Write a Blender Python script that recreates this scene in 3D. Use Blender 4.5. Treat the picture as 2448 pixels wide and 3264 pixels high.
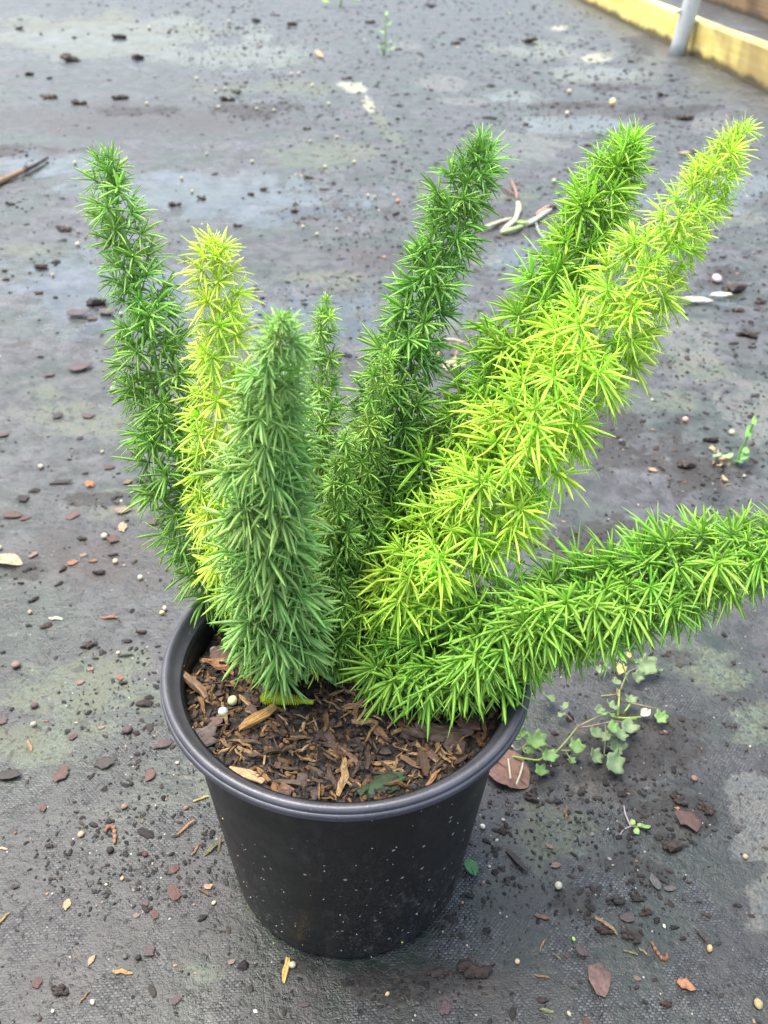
import bpy, math, random
import numpy as np
from mathutils import Matrix, Vector

for o in list(bpy.data.objects):
    bpy.data.objects.remove(o)
S = bpy.context.scene
COL = S.collection

# ------------------------------------------------------------------ camera
FPX, IW, IH = 2827.0, 2448.0, 3264.0           # focal length in photo pixels, photo size
PITCH, ROLL = math.radians(35.6), math.radians(1.31)
CAM = np.array([.0157, -.2997, .4532])         # metres, pot stands at the origin
FW = np.array([0, math.cos(PITCH), -math.sin(PITCH)])
_u = np.array([0, math.sin(PITCH), math.cos(PITCH)])
_x = np.array([1., 0, 0])
RT = math.cos(ROLL)*_x + math.sin(ROLL)*_u
UP = -math.sin(ROLL)*_x + math.cos(ROLL)*_u
cd = bpy.data.cameras.new('camera')
cam = bpy.data.objects.new('camera', cd); COL.objects.link(cam)
m = Matrix.Identity(4)
for i in range(3):
    m[i][0], m[i][1], m[i][2], m[i][3] = RT[i], UP[i], -FW[i], CAM[i]
cam.matrix_world = m
cd.sensor_fit = 'VERTICAL'; cd.sensor_height = 4.8; cd.sensor_width = 3.6
cd.lens = 4.8*FPX/IH
cd.clip_start = .01; cd.clip_end = 200
cd.dof.use_dof = True; cd.dof.focus_distance = .405; cd.dof.aperture_fstop = 2.3
S.camera = cam

# ------------------------------------------------------------------ overcast sky, soft sun, exposure
SUN_EL, SUN_AZ = math.radians(73), math.radians(-66)   # azimuth from +Y, negative = to the left
W = bpy.data.worlds.new('World'); S.world = W; W.use_nodes = True
wn = W.node_tree; wn.nodes.clear()
wo = wn.nodes.new('ShaderNodeOutputWorld'); bg = wn.nodes.new('ShaderNodeBackground')
sky = wn.nodes.new('ShaderNodeTexSky'); sky.sky_type = 'NISHITA'; sky.sun_disc = False
sky.sun_elevation = SUN_EL; sky.sun_rotation = SUN_AZ
sky.air_density = 1.4; sky.dust_density = 6.0; sky.ozone_density = 1.5
hs = wn.nodes.new('ShaderNodeHueSaturation'); hs.inputs['Saturation'].default_value = .95
wn.links.new(sky.outputs[0], hs.inputs['Color']); wn.links.new(hs.outputs[0], bg.inputs[0])
bg.inputs[1].default_value = .15
wn.links.new(bg.outputs[0], wo.inputs[0])
sl = bpy.data.lights.new('sun', 'SUN'); sl.energy = 1.35; sl.angle = math.radians(50); sl.color = (1, .96, .9)
so = bpy.data.objects.new('sun', sl); COL.objects.link(so)
so.rotation_euler = Vector((math.sin(SUN_AZ)*math.cos(SUN_EL), math.cos(SUN_AZ)*math.cos(SUN_EL), math.sin(SUN_EL))).to_track_quat('Z', 'Y').to_euler()
so.location = (-2, 1.5, 3)
S.view_settings.view_transform = 'Standard'; S.view_settings.look = 'None'
S.view_settings.exposure = 1.66; S.view_settings.gamma = 1; S.view_settings.use_curve_mapping = False
S.render.engine = 'CYCLES'
S.cycles.max_bounces = 6; S.cycles.diffuse_bounces = 4; S.cycles.glossy_bounces = 2; S.cycles.transmission_bounces = 4

# ------------------------------------------------------------------ helpers
rng = np.random.default_rng(7)
random.seed(7)
K = IH/2212.0                                   # overview pixels -> photo pixels

def ray(x, y):
    return FW + RT*((x-IW/2)/FPX) - UP*((y-IH/2)/FPX)
def gp(x, y, z=0.0):                            # photo pixel -> point on the level z
    d = ray(x, y); return CAM + d*((z-CAM[2])/d[2])
def dp(x, y, depth):                            # overview pixel at a given depth
    return CAM + ray(x*K, y*K)*depth
def proj(p):
    v = np.asarray(p)-CAM; t = v@FW
    return IW/2 + FPX*(v@RT)/t, IH/2 - FPX*(v@UP)/t, t
def pxm(x, y):                                  # metres per photo pixel for a thing on the ground
    d = ray(x, y); return (-CAM[2]/d[2])/FPX

def hash2(i, j, s):
    h = (i*374761393 + j*668265263 + s*2147483647) & 0xffffffff
    h = ((h ^ (h >> 13))*1274126177) & 0xffffffff
    return ((h ^ (h >> 16)) & 0xffff)/65535.0
def vnoise(x, y, s=0):
    xi = np.floor(x).astype(np.int64); yi = np.floor(y).astype(np.int64)
    fx = x-xi; fy = y-yi; fx = fx*fx*(3-2*fx); fy = fy*fy*(3-2*fy)
    a = hash2(xi, yi, s); b = hash2(xi+1, yi, s); c = hash2(xi, yi+1, s); d = hash2(xi+1, yi+1, s)
    return (a*(1-fx)+b*fx)*(1-fy) + (c*(1-fx)+d*fx)*fy
def fbm(x, y, s=0, o=4):
    r = 0; a = .5; x = np.asarray(x, float); y = np.asarray(y, float)
    for k in range(o):
        r = r + a*vnoise(x*2**k, y*2**k, s+k*17); a *= .5
    return r/(1-.5**o)
def sstep(a, b, x):
    t = np.clip((x-a)/(b-a), 0, 1); return t*t*(3-2*t)

class MB:
    """collects geometry, links it as ONE mesh object"""
    def __init__(s): s.v = []; s.f = []; s.c = []; s.n = 0
    def add(s, v, f, c=None):
        v = np.asarray(v, float).reshape(-1, 3)
        s.v.append(v); s.f += [tuple(i+s.n for i in q) for q in f]
        if c is None: c = (1, 1, 1)
        c = np.asarray(c, float)
        if c.ndim == 1: c = np.tile(c[:3], (len(v), 1))
        s.c.append(c[:, :3]); s.n += len(v)
        return s
    def mesh(s, name, mat, smooth=True):
        me = bpy.data.meshes.new(name)
        v = np.concatenate(s.v)
        me.from_pydata(v.tolist(), [], s.f)
        ca = me.color_attributes.new('Col', 'FLOAT_COLOR', 'POINT')
        cc = np.ones((len(v), 4)); cc[:, :3] = np.concatenate(s.c)
        ca.data.foreach_set('color', cc.ravel())
        if smooth: me.polygons.foreach_set('use_smooth', [True]*len(me.polygons))
        me.materials.append(mat); me.update()
        return me
    def build(s, name, mat, parent=None, smooth=True, **tags):
        return put(name, s.mesh(name, mat, smooth), parent, **tags)

def put(name, me, parent=None, label=None, category=None, group=None, kind=None, color=None, loc=None, rot=None, scale=None, mat4=None):
    o = bpy.data.objects.new(name, me); COL.objects.link(o)
    if parent is not None: o.parent = parent
    if label: o['label'] = label
    if category: o['category'] = category
    if group: o['group'] = group
    if kind: o['kind'] = kind
    if color is not None: o.color = (*color, 1)
    if mat4 is not None: o.matrix_local = mat4
    if loc is not None: o.location = loc
    if rot is not None: o.rotation_euler = rot
    if scale is not None: o.scale = scale if hasattr(scale, '__len__') else (scale,)*3
    return o

def tube(mb, pts, rad, n=6, c=None, cap=True):
    pts = np.asarray(pts, float); k = len(pts)
    rad = np.broadcast_to(np.asarray(rad, float), (k,))
    tg = np.gradient(pts, axis=0); tg /= np.linalg.norm(tg, axis=1)[:, None]+1e-12
    ref = np.array([0, 0, 1.]) if abs(tg[0][2]) < .9 else np.array([1., 0, 0])
    V = []
    for i in range(k):
        s = np.cross(tg[i], ref); s /= np.linalg.norm(s)+1e-12; t = np.cross(s, tg[i]); ref = t
        a = np.arange(n)*2*math.pi/n
        V.append(pts[i] + rad[i]*(np.cos(a)[:, None]*s + np.sin(a)[:, None]*t))
    V = np.concatenate(V); F = []
    for i in range(k-1):
        for j in range(n):
            F.append((i*n+j, i*n+(j+1) % n, (i+1)*n+(j+1) % n, (i+1)*n+j))
    if cap: F.append(tuple(range(n))[::-1]); F.append(tuple((k-1)*n+j for j in range(n)))
    if c is not None and np.ndim(c) == 2: c = np.repeat(np.asarray(c), n, axis=0)
    mb.add(V, F, c)

def lathe(mb, prof, n=96, c=None, close=False):
    prof = np.asarray(prof, float); a = np.arange(n)*2*math.pi/n; k = len(prof)
    V = np.concatenate([np.stack([r*np.cos(a), r*np.sin(a), np.full(n, z)], 1) for r, z in prof])
    F = []
    for i in range(k-1 if not close else k):
        i2 = (i+1) % k
        for j in range(n):
            F.append((i*n+j, i*n+(j+1) % n, i2*n+(j+1) % n, i2*n+j))
    mb.add(V, F, c)

def catmull(P, n):
    P = np.asarray(P, float); Q = np.vstack([2*P[0]-P[1], P, 2*P[-1]-P[-2]]); out = []
    m_ = len(P)-1
    for q in np.linspace(0, m_-1e-9, n):
        i = int(q); t = q-i; a, b, c, d = Q[i:i+4]
        out.append(.5*((2*b)+(-a+c)*t+(2*a-5*b+4*c-d)*t*t+(-a+3*b-3*c+d)*t**3))
    return np.array(out)

def rotm(axis_z, roll):                        # matrix whose Z is axis_z
    z = np.asarray(axis_z, float); z = z/np.linalg.norm(z)
    r = np.array([0, 0, 1.]) if abs(z[2]) < .9 else np.array([1., 0, 0])
    x = np.cross(r, z); x /= np.linalg.norm(x); y = np.cross(z, x)
    c, s = math.cos(roll), math.sin(roll)
    return np.stack([c*x+s*y, -s*x+c*y, z], 1)

# ------------------------------------------------------------------ materials
class N:
    def __init__(s, name):
        s.m = bpy.data.materials.new(name); s.m.use_nodes = True
        s.t = s.m.node_tree; s.t.nodes.clear()
        s.out = s.new('ShaderNodeOutputMaterial')
    def new(s, ty, **kw):
        n = s.t.nodes.new(ty)
        for k, v in kw.items(): setattr(n, k, v)
        return n
    def set(s, sock, v):
        if isinstance(v, bpy.types.NodeSocket): s.t.links.new(v, sock)
        elif isinstance(v, (tuple, list)) and len(v) == 3 and sock.type == 'RGBA': sock.default_value = (*v, 1)
        else: sock.default_value = v
    def math(s, op, a, b=0., c=0.):
        n = s.new('ShaderNodeMath', operation=op); s.set(n.inputs[0], a); s.set(n.inputs[1], b); s.set(n.inputs[2], c); return n.outputs[0]
    def mix(s, f, a, b, mode='MIX'):
        n = s.new('ShaderNodeMix', data_type='RGBA', blend_type=mode)
        s.set(n.inputs[0], f); s.set(n.inputs[6], a); s.set(n.inputs[7], b); return n.outputs[2]
    def noise(s, scale, detail=4, rough=.55, vec=None, dist=0.):
        n = s.new('ShaderNodeTexNoise'); n.inputs['Scale'].default_value = scale; n.inputs['Detail'].default_value = detail
        n.inputs['Roughness'].default_value = rough; n.inputs['Distortion'].default_value = dist
        if vec is not None: s.set(n.inputs['Vector'], vec)
        return n.outputs[0]
    def ramp(s, f, a, b, lo=0., hi=1.):
        n = s.new('ShaderNodeMapRange', interpolation_type='SMOOTHSTEP'); s.set(n.inputs[0], f)
        n.inputs[1].default_value = a; n.inputs[2].default_value = b; n.inputs[3].default_value = lo; n.inputs[4].default_value = hi
        return n.outputs[0]
    def coord(s, which='Object', scale=None, rot=None):
        c = s.new('ShaderNodeTexCoord').outputs[which]
        if scale is None and rot is None: return c
        mp = s.new('ShaderNodeMapping'); s.set(mp.inputs[0], c)
        if scale: mp.inputs['Scale'].default_value = scale
        if rot: mp.inputs['Rotation'].default_value = rot
        return mp.outputs[0]
    def attr(s, name, out=0):
        n = s.new('ShaderNodeAttribute', attribute_name=name); return n.outputs[out]
    def bump(s, h, strength=.5, dist=.001, normal=None):
        n = s.new('ShaderNodeBump'); n.inputs['Strength'].default_value = strength; n.inputs['Distance'].default_value = dist
        s.set(n.inputs['Height'], h)
        if normal is not None: s.set(n.inputs['Normal'], normal)
        return n.outputs[0]
    def pbr(s, col, rough=.5, normal=None, spec=.5, **kw):
        b = s.new('ShaderNodeBsdfPrincipled'); s.set(b.inputs['Base Color'], col); s.set(b.inputs['Roughness'], rough)
        s.set(b.inputs['Specular IOR Level'], spec)
        if normal is not None: s.set(b.inputs['Normal'], normal)
        for k, v in kw.items(): s.set(b.inputs[k.replace('_', ' ')], v)
        return b.outputs[0]
    def done(s, sh):
        s.t.links.new(sh, s.out.inputs[0]); return s.m
    def objcol(s):
        n = s.new('ShaderNodeObjectInfo'); return n.outputs['Color'], n.outputs['Random']

def mat_leaf(name, transl=.45, rough=.42, spec=.45):
    n = N(name); oc, rnd = n.objcol()
    c = n.mix(1., n.attr('Col'), oc, 'MULTIPLY')
    p = n.pbr(c, rough, spec=spec)
    t = n.new('ShaderNodeBsdfTranslucent'); n.set(t.inputs[0], n.mix(1., c, (1.0, 1.0, .7), 'MULTIPLY'))
    ms = n.new('ShaderNodeMixShader'); ms.inputs[0].default_value = transl
    n.t.links.new(p, ms.inputs[1]); n.t.links.new(t.outputs[0], ms.inputs[2])
    return n.done(ms.outputs[0])

def mat_chip(name, fibre=(60, 900, 900), rough=.62, amt=.55, spec=.35, gs=220., bd=.0006):
    n = N(name); oc, rnd = n.objcol()
    c = n.mix(1., n.attr('Col'), oc, 'MULTIPLY')
    v = n.new('ShaderNodeVectorMath', operation='ADD'); n.set(v.inputs[0], n.coord('Object')); n.set(v.inputs[1], rnd)
    mp = n.new('ShaderNodeMapping'); n.set(mp.inputs[0], v.outputs[0]); mp.inputs['Scale'].default_value = fibre
    f = n.noise(1., 5, .65, mp.outputs[0]); g = n.noise(gs, 3, .6, v.outputs[0])
    c = n.mix(n.ramp(f, .35, .62, 0, amt), c, (.018, .010, .006))
    c = n.mix(n.ramp(g, .52, .68, 0, .5), c, (.03, .02, .013))
    return n.done(n.pbr(c, rough, n.bump(f, .7, bd), spec))

def mat_grain(name, scale=600, rough=.7, spec=.3, amt=.4):
    n = N(name); oc, rnd = n.objcol()
    c = n.mix(1., n.attr('Col'), oc, 'MULTIPLY')
    v = n.new('ShaderNodeVectorMath', operation='ADD'); n.set(v.inputs[0], n.coord('Object')); n.set(v.inputs[1], rnd)
    f = n.noise(scale, 4, .6, v.outputs[0])
    c = n.mix(n.ramp(f, .4, .7, 0, amt), c, n.mix(1., c, (.35, .3, .25), 'MULTIPLY'))
    return n.done(n.pbr(c, rough, n.bump(f, .5, .0005), spec))

M_LEAF = mat_leaf('fern_needle')
M_WEED = mat_leaf('weed_leaf', .2, .5)
M_FIBRE = mat_chip('wood_fibre')
M_CHIP = mat_chip('wood_chip', (2.2, 22, 22), .6, .6, .35, 3.5)
M_FLAKE = mat_chip('bark_flake', (4, 11, 11), .55, .4, .4, 4.)
M_LEAFDRY = mat_chip('dead_leaf', (250, 500, 500), .6, .3)
M_GRAIN = mat_grain('mineral', 7)
M_PRILL = mat_grain('pellet_coat', 9, .45, .5, .12)
M_CRUMB = mat_grain('soil_crumb', 900, .75, .35, .5)
M_GRIT = mat_grain('grit', 900, .7, .3, .3)
M_CLOD = mat_grain('soil_clod', 9, .7, .4, .5)

def ground_material():
    n = N('weed_mat')
    P = n.coord('Object')
    sep = n.new('ShaderNodeSeparateColor'); n.set(sep.inputs[0], n.attr('Mask'))
    pale, moss, dirt = sep.outputs[0], sep.outputs[1], sep.outputs[2]
    sep2 = n.new('ShaderNodeSeparateColor'); n.set(sep2.inputs[0], n.attr('Mask2'))
    wet, bright, brown = sep2.outputs[0], sep2.outputs[1], sep2.outputs[2]
    # woven tape: staggered dashes 2.4 x 1.25 mm
    R = n.new('ShaderNodeMapping'); n.set(R.inputs[0], P); R.inputs['Rotation'].default_value = (0, 0, math.radians(-5))
    sx = n.new('ShaderNodeSeparateXYZ'); n.set(sx.inputs[0], R.outputs[0])
    v = n.math('DIVIDE', sx.outputs[1], .00135); row = n.math('FLOOR', v)
    u = n.math('ADD', n.math('DIVIDE', sx.outputs[0], .0025), n.math('MULTIPLY', row, .5))
    du = n.math('ABSOLUTE', n.math('SINE', n.math('MULTIPLY', u, math.pi)))
    dv = n.math('ABSOLUTE', n.math('SINE', n.math('MULTIPLY', v, math.pi)))
    weave = n.math('MULTIPLY', n.ramp(du, .15, .85), n.ramp(dv, .1, .8))
    cellv = n.new('ShaderNodeCombineXYZ'); n.set(cellv.inputs[0], n.math('FLOOR', u)); n.set(cellv.inputs[1], row)
    wn_ = n.new('ShaderNodeTexWhiteNoise'); n.set(wn_.inputs[0], cellv.outputs[0])
    big = n.noise(9., 5, .6, P); mid = n.noise(48., 5, .65, P); fine = n.noise(420., 4, .7, P); grit = n.noise(1500., 2, .6, P)
    # how much weave shows through the film of silt
    show = n.math('MULTIPLY', n.ramp(n.noise(22., 4, .6, P), .44, .64), n.math('SUBTRACT', 1., n.math('MAXIMUM', dirt, n.math('MULTIPLY', moss, .8))))
    fab = n.mix(n.math('MULTIPLY', weave, n.ramp(wn_.outputs[0], .35, 1., .22, 1.)), (.010, .0105, .011), (.165, .17, .178))  # weave pattern; its glints are put into the colour as lighter dashes
    wob = n.math('ADD', n.math('MULTIPLY', n.math('SUBTRACT', n.noise(26., 5, .65, P), .5), 1.6), n.math('MULTIPLY', n.math('SUBTRACT', n.noise(140., 3, .6, P), .5), .9))
    def edge(mask, lo=.35, hi=.62): return n.ramp(n.math('ADD', mask, n.math('MULTIPLY', wob, n.ramp(mask, 0., .3))), lo, hi)
    palem, brightm, mossm, dirtm = edge(pale, .4, .7), edge(bright, .35, .8), edge(moss, .35, .9), edge(dirt, .3, .8)
    silt = n.mix(n.ramp(mid, .3, .7), (.016, .016, .0165), (.040, .039, .039))
    silt = n.mix(n.ramp(big, .40, .6, 0, .85), silt, (.023, .035, .025))
    far_mask = n.new('ShaderNodeSeparateColor'); n.set(far_mask.inputs[0], n.attr('Mask3')); far_mask = far_mask.outputs[0]
    silt = n.mix(n.math('MULTIPLY', far_mask, n.ramp(n.math('ADD', n.math('MULTIPLY', mid, .6), n.math('MULTIPLY', n.noise(14., 5, .7, P), .4)), .38, .60, .18, 1.)), silt, n.mix(n.ramp(big, .35, .62), (.128, .124, .136), (.088, .102, .088)))  # paler lilac and green tones mixed in with distance
    c = n.mix(n.math('MULTIPLY', show, n.math('SUBTRACT', .85, n.math('MULTIPLY', far_mask, .6))), silt, fab)
    c = n.mix(n.math('MULTIPLY', brown, n.ramp(mid, .3, .6, .2, .8)), c, (.048, .035, .028))
    mo = n.math('MULTIPLY', mossm, n.ramp(fine, .38, .6, .1, 1.))
    c = n.mix(n.math('MULTIPLY', mo, .75), c, n.mix(n.ramp(mid, .35, .6), (.14, .185, .135), (.15, .165, .085)))
    c = n.mix(n.math('MULTIPLY', palem, n.ramp(fine, .28, .68, .12, .68)), c, n.mix(n.ramp(mid, .3, .65), (.165, .18, .17), (.23, .215, .18)))
    c = n.mix(n.math('MULTIPLY', brightm, .85), c, n.mix(mid, (.40, .42, .22), (.42, .41, .34)))
    di = n.math('MULTIPLY', dirtm, n.ramp(mid, .25, .55, .35, 1.))
    c = n.mix(n.math('MULTIPLY', di, .85), c, n.mix(n.ramp(fine, .4, .65), (.010, .009, .0075), (.034, .028, .023)))
    # dark specks of soil
    sp = n.math('MAXIMUM', n.ramp(n.noise(230., 3, .6, P), .60, .66), n.math('MULTIPLY', n.ramp(n.noise(75., 4, .65, P), .60, .65), .8))
    c = n.mix(n.math('MULTIPLY', sp, .75), c, (.012, .0105, .009))
    # pale grains of sand
    vo = n.new('ShaderNodeTexVoronoi'); vo.inputs['Scale'].default_value = 300.; n.set(vo.inputs['Vector'], P)
    sc = n.new('ShaderNodeSeparateColor'); n.set(sc.inputs[0], vo.outputs['Color'])
    sand = n.math('MULTIPLY', n.ramp(vo.outputs['Distance'], .12, .2, 1, 0), n.math('GREATER_THAN', sc.outputs[0], .965))
    c = n.mix(sand, c, (.42, .40, .34))
    # stitched marker rows in the cloth
    def stitch(px0, px1):
        a = gp(*px0); b = gp(*px1); d = (b-a)[:2]; L = float(np.hypot(*d)); d = d/L
        s0 = n.new('ShaderNodeSeparateXYZ'); n.set(s0.inputs[0], P)
        X = n.math('SUBTRACT', s0.outputs[0], float(a[0])); Y = n.math('SUBTRACT', s0.outputs[1], float(a[1]))
        al = n.math('ADD', n.math('MULTIPLY', X, float(d[0])), n.math('MULTIPLY', Y, float(d[1])))
        ac = n.math('ABSOLUTE', n.math('SUBTRACT', n.math('MULTIPLY', Y, float(d[0])), n.math('MULTIPLY', X, float(d[1]))))
        on = n.math('GREATER_THAN', n.math('SINE', n.math('MULTIPLY', al, 2*math.pi/.0032)), -.1)
        inside = n.math('MULTIPLY', n.math('GREATER_THAN', al, 0.), n.math('LESS_THAN', al, L))
        return n.math('MULTIPLY', n.math('MULTIPLY', on, inside), n.math('LESS_THAN', ac, .0008))
    sp3 = n.math('MULTIPLY', n.ramp(n.noise(30., 5, .72, P), .55, .62), far_mask)
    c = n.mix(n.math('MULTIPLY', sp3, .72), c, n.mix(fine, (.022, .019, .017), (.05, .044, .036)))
    c = n.mix(1., c, (.64, .665, .655), 'MULTIPLY')
    st = n.math('MAXIMUM', stitch((1980, 3215), (2500, 3105)), stitch((40, 1984), (470, 1950)))
    c = n.mix(n.math('MULTIPLY', st, .85), c, (.004, .004, .004))
    # wetness
    wetm = n.ramp(n.math('ADD', wet, n.math('MULTIPLY', wob, n.ramp(wet, 0., .3, 0., .8))), .22, .95)
    w = n.math('ADD', wetm, n.ramp(big, .45, .62, 0, .3))
    rough = n.math('SUBTRACT', n.ramp(mid, .3, .7, .34, .50), n.math('MULTIPLY', w, .24))
    rough = n.math('ADD', rough, n.math('MULTIPLY', n.math('MAXIMUM', di, mo), .22))
    rough = n.math('MAXIMUM', n.math('SUBTRACT', rough, n.math('MULTIPLY', wetm, .10)), .07)
    h = n.math('ADD', n.math('MULTIPLY', n.math('MULTIPLY', weave, show), .35), n.math('MULTIPLY', fine, .8))
    h = n.math('ADD', h, n.math('MULTIPLY', sp, .5)); h = n.math('ADD', h, n.math('MULTIPLY', grit, .25))
    h = n.math('MULTIPLY', h, n.math('SUBTRACT', 1., n.math('MULTIPLY', n.math('MINIMUM', w, 1.), .82)))
    nb = n.bump(h, .55, .0012); nb = n.bump(n.math('MULTIPLY', mid, n.math('SUBTRACT', 1., n.math('MULTIPLY', wetm, .85))), .35, .006, nb)
    return n.done(n.pbr(c, rough, nb, n.math('ADD', .5, n.math('MULTIPLY', wetm, .5))))

# ------------------------------------------------------------------ ground: one sheet, finer near the pot
def ell(px, py, lst, warp=.35, seed=3, soft=.35):
    """union of soft-edged patches given in overview pixels; edges broken up"""
    r = np.zeros_like(px)
    nz = (fbm(px/90, py/40, seed)-.5)*2*warp + (fbm(px/28, py/16, seed+5)-.5)*warp
    for q in lst:
        cx, cy, rx, ry = q[:4]; a = math.radians(q[4]) if len(q) > 4 else 0
        dx = px-cx*K; dy = py-cy*K
        e = np.hypot((dx*math.cos(a)+dy*math.sin(a))/(rx*K), (-dx*math.sin(a)+dy*math.cos(a))/(ry*K))
        e = e + nz
        r = np.maximum(r, 1-sstep(1-soft, 1+soft*.4, e))
    return r
PALE = [(1130, 320, 105, 36), (950, 180, 60, 17), (985, 218, 80, 13), (1200, 62, 32, 9), (1270, 124, 66, 24), (1235, 86, 28, 8), (1490, 735, 88, 58, 25), (1640, 890, 95, 80, 20), (1545, 268, 60, 18),
        (1625, 1720, 70, 60, 40), (1655, 1810, 85, 80, 40), (1680, 1930, 75, 90, 20), (1050, 560, 40, 14), (1430, 990, 22, 12), (880, 100, 50, 10), (1400, 1700, 20, 10), (1590, 470, 60, 20)]
BRIGHT = [(757, 187, 42, 13, 8), (1210, 60, 22, 6), (1285, 128, 42, 13), (795, 225, 16, 30, -25)]
MOSS = [(700, 600, 105, 26), (90, 850, 60, 26), (150, 905, 170, 45), (60, 540, 130, 22), (700, 330, 200, 40), (260, 1100, 120, 40), (290, 1434, 60, 45), (300, 1500, 70, 60), (150, 1500, 190, 90), (60, 1600, 120, 60), (1508, 795, 120, 42, 10), (1430, 870, 80, 30), (1100, 420, 70, 16),
        (830, 270, 24, 70, -28), (905, 400, 25, 50, -30), (960, 470, 40, 22), (1540, 1450, 130, 60, 30), (560, 1960, 50, 40), (450, 2100, 60, 30), (1640, 1560, 60, 70), (600, 190, 260, 22), (1400, 130, 90, 16), (1000, 700, 120, 30), (470, 1700, 60, 60), (1180, 1800, 110, 90)]
DIRT = [(1330, 1640, 170, 90), (1440, 1760, 110, 90), (1420, 1600, 120, 70), (1390, 1890, 100, 40, 20), (1240, 1960, 60, 40), (1310, 930, 140, 80), (1500, 1020, 140, 60), (900, 2120, 190, 34), (640, 2090, 60, 30), (1480, 1420, 50, 20), (1280, 1180, 120, 70), (560, 240, 130, 18), (300, 240, 120, 14), (60, 330, 120, 18),
        (1350, 190, 110, 14), (1450, 240, 140, 16), (700, 460, 150, 18), (250, 660, 60, 10), (260, 1080, 160, 18), (420, 1200, 90, 50), (1190, 1640, 80, 60), (1560, 600, 60, 30), (1250, 230, 120, 12), (1590, 1500, 40, 30), (1460, 60, 30, 200, 62), (60, 1240, 60, 20), (480, 880, 60, 18)]
WET = [(230, 80, 430, 66), (520, 120, 260, 40), (140, 360, 220, 36), (420, 420, 340, 60), (260, 640, 320, 120), (560, 440, 300, 50), (1130, 110, 110, 24), (1290, 160, 120, 24), (1220, 270, 150, 24), (1100, 210, 90, 18), (1500, 430, 170, 60), (640, 700, 240, 80), (1600, 400, 120, 40), (1560, 640, 60, 30), (920, 660, 120, 60), (1180, 560, 160, 50)]
BROWN = [(1200, 1640, 120, 70), (1050, 480, 140, 40), (250, 1210, 280, 70), (940, 2130, 260, 50), (430, 1180, 160, 90), (840, 560, 160, 40), (1320, 1700, 120, 60), (300, 260, 400, 40), (1000, 900, 90, 60), (1350, 240, 200, 30)]

def axis_pts(lo, hi, c0, step0, growth):
    r = [c0]; s = step0
    while r[-1] < hi: r.append(r[-1]+s); s *= growth
    l = [c0]; s = step0
    while l[-1] > lo: l.append(l[-1]-s); s *= growth
    return np.array(l[::-1]+r[1:])
gx = axis_pts(-30, 30, .02, .0042, 1.0165)
gy = axis_pts(-6, 60, 0.06, .0042, 1.0125)
GX, GY = np.meshgrid(gx, gy)
def relief(x, y):
    return (fbm(x*6, y*6, 11)-.5)*.006*np.clip(np.hypot(x, y)/.25-.45, 0, 1) + (fbm(x*40, y*40, 12)-.5)*.0012*np.clip(np.hypot(x, y)/.1-.7, 0, 1)
vv = np.stack([GX.ravel(), GY.ravel(), np.zeros(GX.size)], 1)
d_ = vv-CAM; tt = d_@FW; ok = tt > .05; ts = np.where(ok, tt, 1)
PX = np.where(ok, IW/2+FPX*(d_@RT)/ts, -1e5); PY = np.where(ok, IH/2-FPX*(d_@UP)/ts, 1e5)
PXc = np.clip(PX, -9e4, 9e4); PYc = np.clip(PY, -9e4, 9e4)
def masks(X, Y, px, py):
    out = (px < -150) | (px > IW+150) | (py < -60) | (py > IH+150)
    g = lambda a, b, s, f: np.where(out, sstep(a, b, fbm(X*f, Y*f, s)), 0)
    return dict(pale=np.maximum(ell(px, py, PALE, .45, 3), g(.62, .7, 21, 3)), bright=ell(px, py, BRIGHT, .4, 9),
                moss=np.maximum(ell(px, py, MOSS, .6, 5, .7), g(.5, .68, 22, 4)), dirt=np.maximum(ell(px, py, DIRT, .7, 7, .6), g(.58, .7, 23, 5)),
                wet=np.maximum(ell(px, py, WET, .5, 13, .5), g(.5, .65, 24, 2)), brown=np.maximum(ell(px, py, BROWN, .5, 15, .7), g(.55, .75, 25, 3)))
mk = masks(vv[:, 0], vv[:, 1], PXc, PYc)
mk['far_mask'] = np.clip(sstep(-.06, .42, vv[:, 1]+(fbm(vv[:, 0]*5, vv[:, 1]*5, 61)-.5)*.35+.10*np.clip(-vv[:, 0], -.3, .3)), 0, 1)   # rises with distance behind the pot, where the mat colour turns paler
vv[:, 2] = relief(vv[:, 0], vv[:, 1]) + mk['dirt']*np.clip(fbm(vv[:, 0]*70, vv[:, 1]*70, 31)-.35, 0, 1)*.006*(np.hypot(vv[:, 0], vv[:, 1]) > .07)
GZ = vv[:, 2].reshape(GX.shape)
def gz(x, y):                                   # height of the sheet under a point
    i = int(np.clip(np.searchsorted(gx, x)-1, 0, len(gx)-2)); j = int(np.clip(np.searchsorted(gy, y)-1, 0, len(gy)-2))
    a = (x-gx[i])/(gx[i+1]-gx[i]); b = (y-gy[j])/(gy[j+1]-gy[j])
    return float(GZ[j, i]*(1-a)*(1-b)+GZ[j, i+1]*a*(1-b)+GZ[j+1, i]*(1-a)*b+GZ[j+1, i+1]*a*b)
nx, ny = len(gx), len(gy)
ii, jj = np.meshgrid(np.arange(nx-1), np.arange(ny-1)); b0 = (jj*nx+ii).ravel()
me = bpy.data.meshes.new('ground')
me.from_pydata(vv.tolist(), [], np.stack([b0, b0+1, b0+nx+1, b0+nx], 1).tolist())
for nm, ks in (('Mask', ('pale', 'moss', 'dirt')), ('Mask2', ('wet', 'bright', 'brown')), ('Mask3', ('far_mask',))):
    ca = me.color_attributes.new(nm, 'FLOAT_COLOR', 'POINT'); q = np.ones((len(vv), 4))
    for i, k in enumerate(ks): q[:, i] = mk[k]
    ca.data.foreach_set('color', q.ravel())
me.polygons.foreach_set('use_smooth', [True]*len(me.polygons)); me.materials.append(ground_material())
put('ground', me, kind='structure', label='wet black woven weed mat with silt, algae and puddles')

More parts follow.
